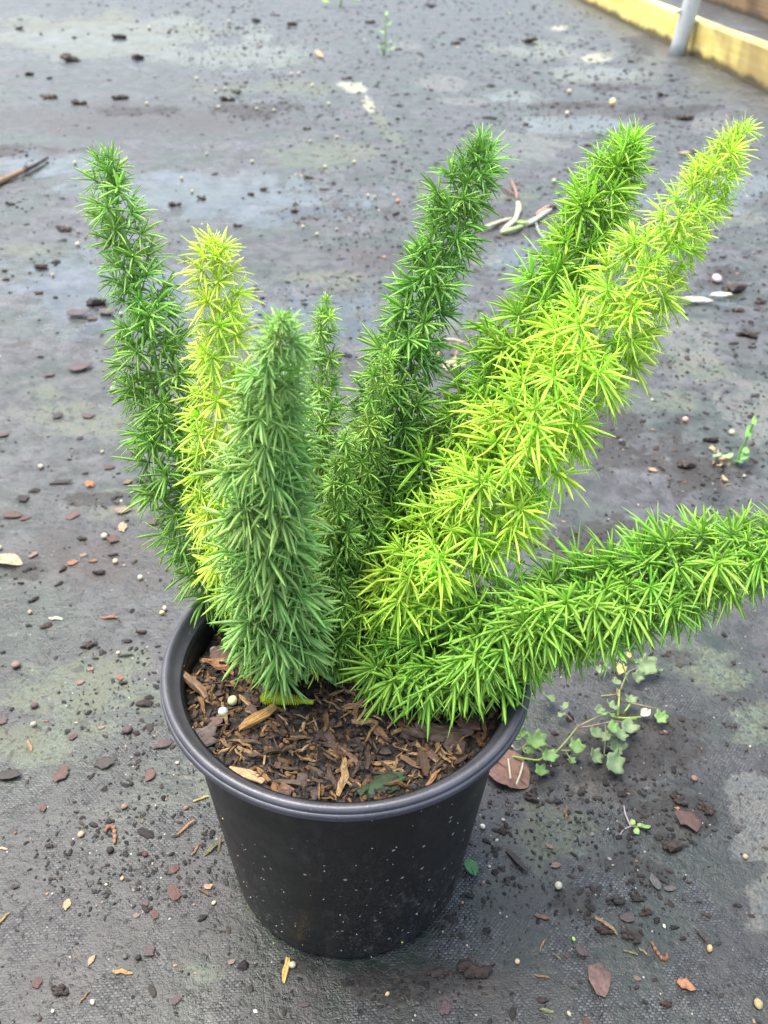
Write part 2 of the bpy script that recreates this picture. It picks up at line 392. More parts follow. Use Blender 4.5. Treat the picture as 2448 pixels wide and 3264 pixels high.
# ------------------------------------------------------------------ timber edging, pipe post, sleeper behind
def mat_timber(name, c1, c2, stain):
    n = N(name); P = n.coord('Object', (6, 1.2, 30)); f = n.noise(3., 6, .6, P); g = n.noise(1.4, 4, .6, n.coord('Object'), .5)
    c = n.mix(n.ramp(f, .3, .7), c1, c2); c = n.mix(n.ramp(g, .50, .66, 0, .75), c, stain)
    z = n.new('ShaderNodeSeparateXYZ'); n.set(z.inputs[0], n.coord('Object'))
    low = n.math('ADD', z.outputs[2], n.math('MULTIPLY', n.noise(9., 4, .6, n.coord('Object')), .05))
    c = n.mix(n.ramp(low, .035, .055, .9, 0), c, (.045, .038, .025))         # darker brown along the foot, with a noisy edge
    return n.done(n.pbr(c, .6, n.bump(f, .4, .002), .3))
A = gp(1870, 14); B = gp(2448, 300); bd = (B-A); bd[2] = 0; bd /= np.linalg.norm(bd); bn = np.array([-bd[1], bd[0], 0])   # bn points away from path
if bn[0] < 0: bn = -bn
d = ray(2448, 150); tpl = ((B-CAM)@bn)/(d@bn); BH = float((CAM+d*tpl)[2])
def timber(name, p0, p1, thick, h, mat, **tags):
    mb = MB(); L = np.linalg.norm(p1-p0); dr = (p1-p0)/L; nr = np.array([-dr[1], dr[0], 0]);
    if nr[0] < 0: nr = -nr
    k = 40; b = .004; pr_ = [(0, 0), (0, h-b), (b, h), (thick-b, h), (thick, h-b), (thick, 0)]
    V = []; 
    for i in range(k+1):
        q = p0+dr*L*i/k
        for (a, z) in pr_: V.append(q+nr*(a+(vnoise(np.array(i*.3), np.array(z*9), 5)-.5)*.004)+np.array([0, 0, z-.004 if z == 0 else z+(vnoise(np.array(i*.25), np.array(a*40), 6)-.5)*.005]))
    m_ = len(pr_); F = [(i*m_+j, i*m_+(j+1) % m_, (i+1)*m_+(j+1) % m_, (i+1)*m_+j) for i in range(k) for j in range(m_)]
    F += [tuple(range(m_))[::-1], tuple(k*m_+j for j in range(m_))]
    mb.add(V, F); return mb.build(name, mat, smooth=False, **tags)
timber('edging_board', A-bd*1.6, B+bd*.9, .04, BH, mat_timber('painted_timber', (.64, .50, .13), (.72, .62, .24), (.22, .15, .07)),
       label='pale yellow timber edging board with stains and a darker foot', category='board')
C0, C1 = gp(2241, 2), gp(2448, 76)
timber('timber_sleeper', C0+(C0-C1)*.8, C1+(C1-C0)*1.5, .16, .16, mat_timber('old_timber', (.16, .10, .055), (.26, .17, .09), (.05, .035, .02)),
       label='weathered brown timber sleeper behind the yellow edging board', category='timber')
pb = gp(2157, 176); pt_ray = ray(2207, 0)
n_ = N('galvanised'); f = n_.noise(60., 5, .6); g = n_.noise(14., 4, .6)
cg = n_.mix(n_.ramp(f, .3, .7), (.36, .385, .385), (.50, .53, .52)); cg = n_.mix(n_.ramp(g, .55, .7, 0, .5), cg, (.30, .28, .20))
M_GALV = n_.done(n_.pbr(cg, .5, n_.bump(f, .2, .001), .5, Metallic=0.))
top = CAM+pt_ray*((pb[1]-CAM[1])/pt_ray[1]); ax = top-pb; ax /= np.linalg.norm(ax)
post = put('pipe_post', None, label='grey galvanised pipe post leaning against the yellow board', category='post', loc=tuple(pb))
mb = MB(); hh = np.linspace(-.01, .62, 14); r0 = .0265
tube(mb, [ax*h for h in hh], r0, 24); mb.build('pipe', M_GALV, post)
mb = MB(); b0_ = ax*.125+np.array([-r0, -.004, 0]); tube(mb, [b0_, b0_+np.array([-.012, -.003, 0]), b0_+np.array([-.016, -.004, 0])], [.006, .006, .005], 8); mb.build('bolt', M_GALV, post)

# ------------------------------------------------------------------ pot
n_ = N('pot_plastic'); P = n_.coord('Object'); 
vo = n_.new('ShaderNodeTexVoronoi'); vo.inputs['Scale'].default_value = 430.; n_.set(vo.inputs['Vector'], P)
sc = n_.new('ShaderNodeSeparateColor'); n_.set(sc.inputs[0], vo.outputs['Color'])
zz = n_.new('ShaderNodeSeparateXYZ'); n_.set(zz.inputs[0], P)
patch = n_.ramp(n_.noise(38., 4, .65, P), .36, .60)
lowz = n_.ramp(zz.outputs[2], .13, .02, .25, 1.)
spk = n_.math('MULTIPLY', n_.math('LESS_THAN', n_.math('ADD', vo.outputs['Distance'], n_.math('MULTIPLY', n_.math('SUBTRACT', n_.noise(1800., 2, .5, P), .5), .35)), n_.math('MULTIPLY', n_.math('POWER', sc.outputs[1], 2.2), .42)), n_.math('GREATER_THAN', n_.math('ADD', sc.outputs[0], n_.math('MULTIPLY', n_.math('MULTIPLY', patch, lowz), .32)), .985))
dust = n_.math('MULTIPLY', n_.math('MULTIPLY', n_.ramp(n_.noise(700., 4, .75, P), .52, .66), patch), n_.math('MULTIPLY', lowz, .5))
smear = n_.math('MULTIPLY', n_.math('MULTIPLY', n_.ramp(n_.noise(150., 6, .8, n_.coord('Object', (1, 1, .45))), .50, .64), n_.ramp(n_.noise(17., 3, .6, P), .40, .62)), n_.math('MULTIPLY', lowz, .42))
dust = n_.math('MAXIMUM', dust, smear)
scr = n_.ramp(n_.noise(1., 5, .7, n_.coord('Object', (90, 90, 900))), .62, .72, 0, .10)
c = n_.mix(dust, (.0042, .0044, .0052), (.13, .125, .115)); c = n_.mix(scr, c, (.10, .10, .11)); c = n_.mix(n_.math('MULTIPLY', spk, .75), c, (.36, .34, .29))
rg = n_.math('ADD', n_.ramp(n_.noise(60., 4, .6, P), .3, .7, .38, .50), n_.math('MULTIPLY', n_.math('MAXIMUM', dust, spk), .4))
M_POT = n_.done(n_.pbr(c, rg, n_.bump(n_.math('ADD', n_.noise(900., 3, .6, P), n_.math('MULTIPLY', spk, 2.)), .18, .0006), .5, Sheen_Weight=0., Sheen_Roughness=.4))
n_ = N('rim_plastic'); P = n_.coord('Object'); f = n_.noise(500., 4, .7, P); g = n_.noise(40., 4, .6, P)
c = n_.mix(n_.ramp(g, .3, .7), (.042, .043, .054), (.066, .067, .082));  # weathered grey with the lilac sky sheen put into the base colour
sc2 = n_.ramp(n_.noise(1., 5, .75, n_.coord('Object', (260, 260, 1500))), .60, .70, 0, .35)
c = n_.mix(sc2, c, (.16, .16, .17)); c = n_.mix(n_.ramp(n_.noise(1300., 2, .6, P), .70, .76, 0, .6), c, (.45, .45, .46))
M_RIM = n_.done(n_.pbr(c, n_.ramp(f, .3, .7, .34, .46), n_.bump(f, .12, .0006), .62))

pot = put('nursery_pot', None, label='black plastic nursery pot with dust specks holding the foxtail fern', category='plant pot', loc=(0, 0, 0))
RH = .1496
mb = MB()
outer = [(.0001, .004), (.052, .004), (.055, .0008), (.0612, .0004), (.0630, .0016), (.0640, .0045)] + [(.0640+(.0778-.0640)*t, .0045+(.147-.0045)*t) for t in np.linspace(.06, 1, 14)] + [(.0785, .1490)]
inner = [(.0768, .1490)]+[(.0765-.0138*t, .147-.140*t) for t in np.linspace(.02, 1, 10)]+[(.0001, .0055)]
lathe(mb, outer+inner, 128); mb.build('wall', M_POT, pot)
mb = MB(); lathe(mb, [(.0779, .1320), (.0785, .1322), (.0786, .1330), (.0780, .1334)], 128); 
rim = MB()
lathe(rim, [(.0769, .1488), (.0800, .1489), (.0846, .1490), (.0862, .14925), (.08655, .1499), (.0866, .1518), (.0864, .1527), (.0859, .1530), (.0855, .15305), (.0857, .1535), (.0858, .1543), (.0854, .1552), (.0847, .1558), (.0838, .1560), (.0829, .1557), (.0822, .1550), (.0812, .1532), (.0800, .1515), (.0783, .1500)], 160, close=True)
rim.build('rim', M_RIM, pot, label='grey scuffed rolled rim')
# crumbs of grit stuck on the wall
mb = MB()
def ico():
    t = (1+5**.5)/2
    v = np.array([(-1, t, 0), (1, t, 0), (-1, -t, 0), (1, -t, 0), (0, -1, t), (0, 1, t), (0, -1, -t), (0, 1, -t), (t, 0, -1), (t, 0, 1), (-t, 0, -1), (-t, 0, 1)], float)/math.sqrt(1+t*t)
    f = [(0, 11, 5), (0, 5, 1), (0, 1, 7), (0, 7, 10), (0, 10, 11), (1, 5, 9), (5, 11, 4), (11, 10, 2), (10, 7, 6), (7, 1, 8), (3, 9, 4), (3, 4, 2), (3, 2, 6), (3, 6, 8), (3, 8, 9), (4, 9, 5), (2, 4, 11), (6, 2, 10), (8, 6, 7), (9, 8, 1)]
    return v, f
IV, IF = ico()
def wall_hit(x, y):
    d = ray(x, y); best = None
    Q = CAM+d*np.linspace(.25, .6, 2400)[:, None]
    hit = (Q[:, 2] < .149) & (np.hypot(Q[:, 0], Q[:, 1]) <= .0640+(.0778-.0640)*(Q[:, 2]-.0045)/.1425)
    return Q[int(np.argmax(hit))] if hit.any() else None
for (x, y, s, w) in [(711, 2609, 9, 0), (1459, 2623, 6, 1), (759, 2727, 7, 2), (783, 2707, 5, 0), (778, 2811, 6, 2), (787, 2824, 5, 1), (833, 2798, 6, 2), (842, 2803, 5, 1), (800, 2860, 7, 1), (905, 2843, 5, 1), (882, 2951, 6, 1), (899, 2969, 6, 1), (942, 2952, 5, 1), (965, 3012, 5, 0),
                      (1281, 3003, 10, 0), (1301, 2972, 6, 1), (1328, 2914, 6, 1), (1084, 2916, 6, 1), (1094, 2939, 5, 0), (1137, 2978, 6, 1), (1184, 3050, 6, 1), (1034, 2776, 8, 2), (1186, 2704, 7, 2), (1263, 2700, 6, 1), (1342, 2585, 6, 3), (1440, 2563, 6, 3), (1316, 2632, 4, 1), (1147, 2920, 5, 1), (1032, 2867, 5, 1), (990, 2854, 4, 1), (1252, 2755, 5, 1)]:
    p = wall_hit(x, y)
    if p is None: continue
    rr = s*.000075
    mb.add(p+(IV*rng.uniform(.6, 1.2, (12, 1)))*rr*np.array([1, .8, 1]), IF, [(.55, .47, .20), (.50, .48, .42), (.50, .33, .2), (.2, .17, .13)][w])
mb.build('grit', M_GRIT, pot, kind='stuff')

# ------------------------------------------------------------------ potting mix
def soil_h(x, y):
    x = np.asarray(x, float); y = np.asarray(y, float)
    return .1385 - .02*x - .035*y + (fbm(x*55+9, y*55+4, 41)-.5)*.010 + (fbm(x*180, y*180, 43)-.5)*.004 - .25*np.clip(np.hypot(x, y)-.07, 0, 1)
nr, na = 46, 140; V = []; F = []
for i in range(nr+1):
    r = .0762*math.sqrt(i/nr) if i else 0
    a = np.arange(na)*2*math.pi/na
    V.append(np.stack([r*np.cos(a), r*np.sin(a), soil_h(r*np.cos(a), r*np.sin(a))], 1))
V = np.concatenate(V)
for i in range(nr):
    for j in range(na): F.append((i*na+j, (i+1)*na+j, (i+1)*na+(j+1) % na, i*na+(j+1) % na))
n_ = N('potting_soil'); P = n_.coord('Object'); f = n_.noise(420., 5, .7, P); g = n_.noise(110., 4, .6, P)
c = n_.mix(n_.ramp(f, .3, .7), (.008, .0065, .005), (.035, .026, .018)); c = n_.mix(n_.ramp(g, .5, .7, 0, .5), c, (.045, .026, .013))
M_SOIL = n_.done(n_.pbr(c, .7, n_.bump(f, .9, .003), .35))
mix = MB().add(V, F).build('potting_mix', M_SOIL, label='dark bark potting mix with orange wood chips inside the black pot', category='soil')

def splinter_mesh(k):
    r = np.random.default_rng(100+k); mb = MB(); rings = 5; V = []
    wob = r.uniform(-.05, .05, (rings, 2))
    wid = r.uniform(.11, .24); th = r.uniform(.06, .12)
    for i in range(rings):
        t = i/(rings-1)-.5; e = 1-abs(t*2)**2.5*r.uniform(.3, .8)
        for (a, b) in ((-1, -1), (1, -1), (1, 1), (-1, 1)):
            V.append((t+r.uniform(-.05, .05)*(1 if i in (0, rings-1) else .4), wob[i, 0]+a*wid/2*e*r.uniform(.8, 1.15), wob[i, 1]+.06*math.cos(t*3)+b*th/2*e*r.uniform(.7, 1.15)))
    F = [(i*4+j, i*4+(j+1) % 4, (i+1)*4+(j+1) % 4, (i+1)*4+j) for i in range(rings-1) for j in range(4)]+[(3, 2, 1, 0), tuple((rings-1)*4+j for j in range(4))]
    mb.add(V, F); return mb.mesh('splinter', M_CHIP, False)
def flake_mesh(k, mat, ns=9, th=.10, elong=1.5):
    r = np.random.default_rng(200+k); a = np.sort(np.arange(ns)*2*math.pi/ns+r.uniform(-.25, .25, ns)); rr = r.uniform(.62, 1.1, ns)*.5
    x = rr*np.cos(a)*elong**.5; y = rr*np.sin(a)/elong**.5; bend = r.uniform(-.25, .25); z = bend*x*x + r.uniform(-.02, .02, ns)
    V = [*zip(x*.97, y*.97, z-th/2), *zip(x, y, z+th*.15), *zip(x*.82, y*.82, z*.8+th/2), (0, 0, th/2+.02), (0, 0, -th/2)]
    F = []
    for j in range(ns):
        j2 = (j+1) % ns
        F += [(j, j2, ns+j2, ns+j), (ns+j, ns+j2, 2*ns+j2, 2*ns+j), (2*ns+j, 2*ns+j2, 3*ns), (j2, j, 3*ns+1)]
    return MB().add(V, F).mesh('flake', mat, False)
def lump_mesh(k, mat, rough=.22, flat=.75):
    r = np.random.default_rng(300+k); import bmesh
    bm = bmesh.new(); bmesh.ops.create_icosphere(bm, subdivisions=2, radius=.5)
    V = np.array([v.co[:] for v in bm.verts]); F = [tuple(v.index for v in f.verts) for f in bm.faces]; bm.free()
    dirs = r.normal(size=(7, 3)); dirs /= np.linalg.norm(dirs, axis=1)[:, None]
    sca = 1+rough*sum(np.clip(V@d*2, -1, 1)*r.uniform(-.5, .5) for d in dirs); 
    V = V*(sca*(1+r.uniform(-.06, .06, len(V))*rough*2))[:, None]*np.array([1, r.uniform(.7, 1), flat])
    return MB().add(V, F).mesh('lump', mat)
SPL = [splinter_mesh(k) for k in range(14)]
FLK = [flake_mesh(k, M_FLAKE, 8+k % 4, .09, 1.2+.15*(k % 5)) for k in range(14)]
PEB = [lump_mesh(k, M_GRAIN, .35, .7) for k in range(8)]
PRL = [lump_mesh(40+k, M_PRILL, .05, .94) for k in range(4)]
def clod_mesh(k):
    r = np.random.default_rng(360+k); mb = MB()
    for q in range(11):
        c = np.clip(r.normal(0, .19, 3), -.3, .3)*np.array([1.25, .8, .25]); s = r.uniform(.10, .24)*(1.4-np.linalg.norm(c)*1.2)
        if q > 7: c = c*1.2; s = r.uniform(.08, .12)
        mb.add(c+IV*r.uniform(.7, 1.25, (12, 1))*s*np.array([1.2, 1, .8]), IF, np.ones(3)*r.uniform(.75, 1.3))
    return mb.mesh('clod', M_CLOD, False)
CLD = [clod_mesh(k) for k in range(10)]

WOOD = [(.25, .145, .055), (.31, .19, .08), (.40, .27, .13), (.20, .11, .05), (.14, .08, .04), (.32, .18, .09), (.24, .16, .065), (.09, .058, .035), (.065, .043, .028), (.05, .035, .025), (.08, .055, .038)]
BARK = [(.10, .055, .045), (.075, .05, .045), (.13, .07, .05), (.055, .04, .036)]
# chips that make up the mix: parts of it (denser on the open front and left)
chips = 0; tries = 0
while chips < 285 and tries < 6000:
    tries += 1
    a = rng.uniform(0, 2*math.pi); r = .0735*math.sqrt(rng.uniform(0, 1)); x, y = r*math.cos(a), r*math.sin(a)
    keep = 1.0 if y < -.012 else (.75 if x < -.03 and y < .05 else .12)
    if rng.uniform() > keep: continue
    kind = rng.uniform(); L = rng.uniform(.0045, .0120)*(1 if rng.uniform() < .82 else 1.35)
    if r > .0735-L*.5 and kind < .8: 
        rz = a+math.pi/2+rng.uniform(-.5, .5)
        if r > .071: continue
    else: rz = rng.uniform(0, math.pi*2)
    tilt = rng.normal(0, .16)
    if kind < .8:
        c = np.array(WOOD[rng.integers(len(WOOD))])*rng.uniform(.75, 1.25); me_ = SPL[rng.integers(len(SPL))]
        put('wood_chip', me_, mix, color=c, loc=(x, y, float(soil_h(x, y))+rng.uniform(.0003, .0028)), rot=(rng.normal(0, .5), tilt, rz), scale=(L, L*rng.uniform(.7, 1.3), L*rng.uniform(.8, 1.2)))
    else:
        c = np.array(BARK[rng.integers(len(BARK))])*rng.uniform(.7, 1.2); L *= .7
        put('bark_piece', FLK[rng.integers(len(FLK))], mix, color=c, loc=(x, y, float(soil_h(x, y))+rng.uniform(.0005, .002)), rot=(rng.normal(0, .25), tilt, rz), scale=L)
    chips += 1
# fine fraction of the mix
def scatter_mb(n, pos, size, cols, flat=(.5, .9), elong=(1, 1.8)):
    mb = MB(); F = np.array(IF)
    Vs = []; Fs = []; Cs = []
    for k in range(n):
        p = pos(k)
        if p is None: continue
        s = size(p); v = IV*rng.uniform(.65, 1.25, (12, 1))*np.array([rng.uniform(*elong), 1, rng.uniform(*flat)])*s
        a = rng.uniform(0, 6.283); R = np.array([[math.cos(a), -math.sin(a), 0], [math.sin(a), math.cos(a), 0], [0, 0, 1]])
        Vs.append(v@R.T+np.array(p)); Fs.append(F+12*len(Fs)); Cs.append(np.tile(cols(p), (12, 1)))
    mb.v = [np.concatenate(Vs)]; mb.f = [tuple(q) for q in np.concatenate(Fs).tolist()]; mb.c = [np.concatenate(Cs)]; mb.n = len(mb.v[0])
    return mb
def pos_soil(k):
    return tuple(SOILP[k])
_a = rng.uniform(0, 6.283, 4000); _r = .075*np.sqrt(rng.uniform(0, 1, 4000)); SOILP = np.stack([_r*np.cos(_a), _r*np.sin(_a), soil_h(_r*np.cos(_a), _r*np.sin(_a))+rng.uniform(-.0005, .0012, 4000)], 1)
SC = [(.012, .010, .008), (.02, .016, .013), (.03, .022, .016), (.05, .03, .018), (.10, .055, .022), (.16, .09, .035), (.028, .024, .024)]
def pick(lst, j=.25):
    return lambda p: np.array(lst[rng.integers(len(lst))])*rng.uniform(1-j, 1+j)
scatter_mb(3600, pos_soil, lambda p: rng.uniform(.0005, .0016), pick(SC), (.5, 1), (1, 2.6)).build('fine_bark', M_CRUMB, mix, smooth=False, kind='stuff')
# slivers of fibre in the mix
mb = MB()
for k in range(420):
    x, y, z = pos_soil(k); a = rng.uniform(0, 6.283); L = rng.uniform(.003, .009); dz = rng.normal(0, .0012)
    dv = np.array([math.cos(a)*L, math.sin(a)*L, dz]); p = np.array([x, y, z+.0012])
    if np.hypot(*(p+dv)[:2]) > .074: continue
    tube(mb, [p, p+dv*.5+rng.normal(0, .0004, 3), p+dv], [.0003, .0005, .0002], 4, np.array(WOOD[rng.integers(len(WOOD))])*rng.uniform(.6, 1.3))
mb.build('fibre_slivers', M_FIBRE, mix, kind='stuff')

# ------------------------------------------------------------------ things lying on the mix
def on_soil(x, y, lift=.001):
    d = ray(x, y); 
    Q = CAM+d*np.linspace(.25, .55, 3000)[:, None]
    p = Q[int(np.argmax(Q[:, 2] <= soil_h(Q[:, 0], Q[:, 1])))]
    return p+np.array([0, 0, lift])
def soil_thing(name, me_, x, y, s, rz, color, label, cat, lift=.001, rot=(0, 0), sz=None, group=None):
    p = on_soil(x, y, lift); return put(name, me_, label=label, category=cat, color=color, loc=tuple(p), rot=(rot[0], rot[1], rz), scale=sz if sz else s, group=group)
soil_thing('fertilizer_pellet', PRL[0], 713, 2285, .0050, 0, (.46, .46, .40), 'round pale grey fertilizer pellet on the bark mix beside a yellow one', 'pellet', .0034)
soil_thing('fertilizer_pellet', PRL[1], 743, 2249, .0050, 1, (.60, .58, .28), 'round pale yellow fertilizer pellet on the bark mix beside a grey one', 'pellet', .0034)
soil_thing('fertilizer_pellet', PRL[2], 685, 2087, .0046, 2, (.44, .43, .38), 'round greyish fertilizer pellet on the mix beside a broad brown bark flake', 'pellet', .0030)
soil_thing('bark_flake', FLK[3], 655, 2365, .0135, .7, (.15, .12, .11), 'flat greyish brown bark flake on the mix touching the pot rim', 'bark', .004, (.5, .35))
soil_thing('bark_flake', FLK[6], 795, 2490, .0155, 2.6, (.62, .38, .21), 'pale orange papery bark flake on the mix beside the pot rim', 'bark', .0045, (.55, .1), (.0165, .012, .010))
soil_thing('bark_flake', FLK[5], 725, 2090, .015, .2, (.15, .085, .07), 'broad reddish brown bark flake on the mix under the front frond', 'bark', .002, (.3, 0))
soil_thing('bark_flake', FLK[8], 1495, 2320, .0115, 2.9, (.15, .08, .06), 'reddish brown bark flake beside the dark bark lump in the pot', 'bark', .002, (.3, .2))
soil_thing('bark_lump', CLD[2], 1390, 2345, .030, 3.0, (.075, .05, .035), 'large dark bark lump on the mix under the low green frond', 'bark', .001, (0, 0), (.030, .019, .022))
soil_thing('wood_chip', SPL[3], 700, 2140, .019, 2.55, (.46, .23, .12), 'pinkish orange wood chip on the mix left of the front frond', 'wood chip', .003, (.2, .1))
soil_thing('wood_chip', SPL[5], 620, 2200, .021, 2.35, (.20, .13, .08), 'thick greyish brown wood chip leaning on the left pot wall', 'wood chip', .0035, (.2, -.2))
soil_thing('wood_chip', SPL[7], 1450, 2515, .0065, 1.45, (.62, .46, .20), 'pale golden wood chip standing by the right front rim', 'wood chip', .002, (.4, .2), (.0085, .010, .008))
soil_thing('wood_chip', SPL[1], 1095, 2490, .016, 1.4, (.42, .27, .11), 'upright pair-toned golden wood splinter by the front rim', 'wood chip', .003, (.3, -.3))
soil_thing('wood_chip', SPL[9], 820, 2305, .019, .75, (.40, .23, .07), 'long golden wood splinter pointing at the new shoot', 'wood chip', .003, (.2, 0))
soil_thing('moss_clump', CLD[5], 1215, 2505, .017, .4, (.022, .045, .016), 'dark green moss clump on the mix against the front rim', 'moss', .001, (0, 0), (.020, .014, .010))

# ------------------------------------------------------------------ the fern
T_ = np.array([0, .28, .6, .85, 1.]); WP = np.array([.45, .95, 1., .66, .04])
def needles(r, bases, dirs, L, w, bend, tipc=1.22, sag=0.):
    V = []; F = []; C = []; n0 = 0
    for p, d, l, b in zip(bases, dirs, L, bend):
        d = d/np.linalg.norm(d); s = np.cross(d, [0, 0, 1.]+r.normal(0, .28, 3)); s /= np.linalg.norm(s); nn = np.cross(s, d)
        f = r.uniform(.82, 1.18)
        for t, wp in zip(T_, WP):
            c = p+d*l*t+nn*b*l*t*t+np.array([0, -sag*l*t**1.7, 0])
            V += [c+s*w*wp*.5, c+nn*w*wp*.22, c-s*w*wp*.5, c-nn*w*wp*.22]
            q = f*(.92+.12*t) if t < .99 else f*tipc
            C += [(q*(1+.10*t), q, q*(1+.25*t if t > .9 else 1))]*4
        for i in range(4):
            for j in range(4): F.append((n0+i*4+j, n0+i*4+(j+1) % 4, n0+(i+1)*4+(j+1) % 4, n0+(i+1)*4+j))
        n0 += 20
    return np.array(V), F, np.array(C)
def rosette(r, nn, br, L, w, th0, th1, mids=4, sag=.2):
    """branchlet of length br along +Z carrying nn needles at its end and a few along it"""
    B = []; D = []; LL = []; BE = []
    ga = 2.39996; a0 = r.uniform(0, 6.28)
    for k in range(nn):
        q = (k+.5)/nn; th = math.radians(th0+(th1-th0)*q**.75+r.normal(0, 7)); az = a0+k*ga+r.normal(0, .15)
        B.append(np.array([0, 0, br*(1-.16*q)])); D.append(np.array([math.sin(th)*math.cos(az), math.sin(th)*math.sin(az), math.cos(th)]))
        LL.append(L*r.uniform(.75, 1.2)); BE.append(r.uniform(-.22, .08))
    for k in range(mids):
        th = math.radians(r.uniform(45, 85)); az = a0+k*ga*1.3
        B.append(np.array([0, 0, br*r.uniform(.25, .7)])); D.append(np.array([math.sin(th)*math.cos(az), math.sin(th)*math.sin(az), math.cos(th)])); LL.append(L*r.uniform(.6, .95)); BE.append(r.uniform(-.1, .1))
    V, F, C = needles(r, B, D, LL, w, BE, sag=sag)
    # branchlet
    k = len(V); a = np.arange(4)*math.pi/2; rr = .00042
    ring = lambda z, q: np.stack([q*np.cos(a), q*np.sin(a), np.full(4, z)], 1)
    V = np.vstack([V, ring(-.0004, rr), ring(br, rr*.7)]); F = F+[(k+j, k+(j+1) % 4, k+4+(j+1) % 4, k+4+j) for j in range(4)]
    C = np.vstack([C, np.full((8, 3), .8)])
    return V, F, C

# control points: overview pixel x, y, depth from the lens in metres; then look
G_DARK, G_DARK2 = (.055, .205, .035), (.085, .27, .04)
FRONDS = [
 dict(lab='tall dark green frond arching furthest from the yellow-green frond', pts=[(715, 1440, .432), (560, 1330, .437), (455, 1190, .432), (400, 1050, .424), (352, 850, .413), (300, 620, .402), (248, 430, .392), (232, 335, .388)], R=0.023, L=0.0116, w=0.00133, c0=(0.27, 0.52, 0.11), c1=(0.36, 0.64, 0.15), n=196, cut=0.05, tip=.70, nn=12),
 dict(lab='short bright yellow frond', pts=[(718, 1440, .432), (590, 1330, .420), (500, 1150, .402), (478, 950, .383), (475, 780, .367), (468, 620, .353), (463, 525, .345)], R=0.0212, L=0.0116, w=0.00133, c0=(.66, .92, .16), c1=(.76, .95, .17), n=145, cut=0.05, tip=0.72, nn=12, tr=.3),
 dict(lab='upright soft green frond leaning forward over the pot', pts=[(705, 1462, .428), (640, 1408, .412), (598, 1335, .392), (578, 1250, .370), (574, 1080, .340), (585, 900, .307), (600, 770, .283), (608, 690, .268)], R=0.0245, L=0.0129, w=0.00161, c0=(.37, .64, .19), c1=(.42, .68, .21), n=230, cut=0.03, s0=.13, tip=.45, nn=13, droop=.35, sag=.26),
 dict(lab='thin short frond behind the forward-leaning one', pts=[(735, 1420, .436), (722, 1200, .420), (705, 1000, .405), (692, 830, .392), (700, 720, .384), (706, 665, .381)], R=0.0145, L=0.0082, w=0.00123, c0=(0.28, 0.53, 0.11), c1=(0.4, 0.66, 0.14), n=123, tip=0.62, nn=10),
 dict(lab='tall dark green frond rising beside the thin ones', pts=[(760, 1425, .440), (765, 1280, .440), (795, 1090, .432), (845, 880, .422), (905, 680, .412), (970, 480, .402), (1020, 370, .397), (1038, 318, .395)], R=0.0222, L=0.0114, w=0.00133, c0=(0.21, 0.45, 0.09), c1=(0.31, 0.6, 0.13), n=212, cut=0.05, tip=0.82, nn=12),
 dict(lab='tall mid green frond behind the yellow-green one', pts=[(770, 1430, .438), (800, 1290, .436), (890, 1120, .428), (1005, 940, .416), (1130, 740, .404), (1250, 520, .394), (1330, 370, .388), (1368, 305, .386)], R=0.0238, L=0.0129, w=0.00133, c0=(0.27, 0.55, 0.075), c1=(0.46, 0.76, 0.11), n=240, cut=0.05, tip=0.85, nn=13),
 dict(lab='long bright yellow-green frond', pts=[(775, 1440, .430), (850, 1330, .418), (960, 1195, .404), (1090, 1030, .390), (1215, 840, .376), (1350, 650, .364), (1475, 480, .354), (1560, 350, .348), (1605, 275, .345)], R=0.0285, L=0.0133, w=0.00133, c0=(.58, .88, .12), c1=(.68, .93, .15), n=263, cut=0.04, tip=.50, nn=14, tr=.3),
 dict(lab='low thick green frond reaching out over the rim', pts=[(750, 1462, .426), (840, 1452, .416), (960, 1420, .405), (1100, 1370, .394), (1250, 1318, .384), (1400, 1264, .374), (1530, 1222, .366), (1650, 1180, .360), (1750, 1146, .356), (1800, 1130, .354)], R=0.0292, L=0.0146, w=0.00152, c0=(0.31, 0.61, 0.09), c1=(0.34, 0.65, 0.1), n=251, tip=.66, nn=14, droop=.22, sag=.30),
 dict(lab='thin inner frond with small needles', pts=[(752, 1430, .432), (765, 1250, .420), (780, 1080, .408), (800, 930, .398), (822, 820, .391), (832, 768, .388)], R=0.0125, L=0.0073, w=0.00123, c0=(0.27, 0.52, 0.1), c1=(0.4, 0.66, 0.14), n=113, tip=0.62, nn=10),
 dict(lab='small inner frond in the crown', pts=[(742, 1440, .428), (728, 1300, .410), (725, 1160, .395), (738, 1030, .383), (748, 945, .376)], R=0.0125, L=0.0073, w=0.00123, c0=(0.24, 0.48, 0.09), c1=(0.36, 0.61, 0.13), n=103, tip=0.62, nn=10),
 dict(lab='small dark inner frond with browned tip', pts=[(750, 1440, .432), (765, 1330, .420), (785, 1220, .412), (803, 1100, .404)], R=0.0115, L=0.0073, w=0.00123, c0=(0.21, 0.43, 0.08), c1=(0.3, 0.55, 0.11), n=77, tip=0.62, nn=10),
 dict(lab='short dark inner frond low in the crown', pts=[(742, 1440, .430), (700, 1370, .425), (690, 1240, .415), (688, 1120, .408)], R=0.0125, L=0.0077, w=0.00123, c0=(0.21, 0.43, 0.08), c1=(0.26, 0.5, 0.09), n=82, tip=0.62, nn=10),
]
n_ = N('fern_stem'); f = n_.noise(300., 4, .6); oc, _r = n_.objcol()
M_STEM = n_.done(n_.pbr(n_.mix(n_.ramp(f, .3, .7, 0, .4), n_.mix(1., n_.attr('Col'), oc, 'MULTIPLY'), (.03, .05, .015)), .45, None, .4))
base = np.array([0, 0, float(soil_h(0, 0))])
fern = put('foxtail_fern', None, label='foxtail fern with plume-like green and yellow-green fronds in the black pot', category='potted plant', loc=tuple(base))
cand = []
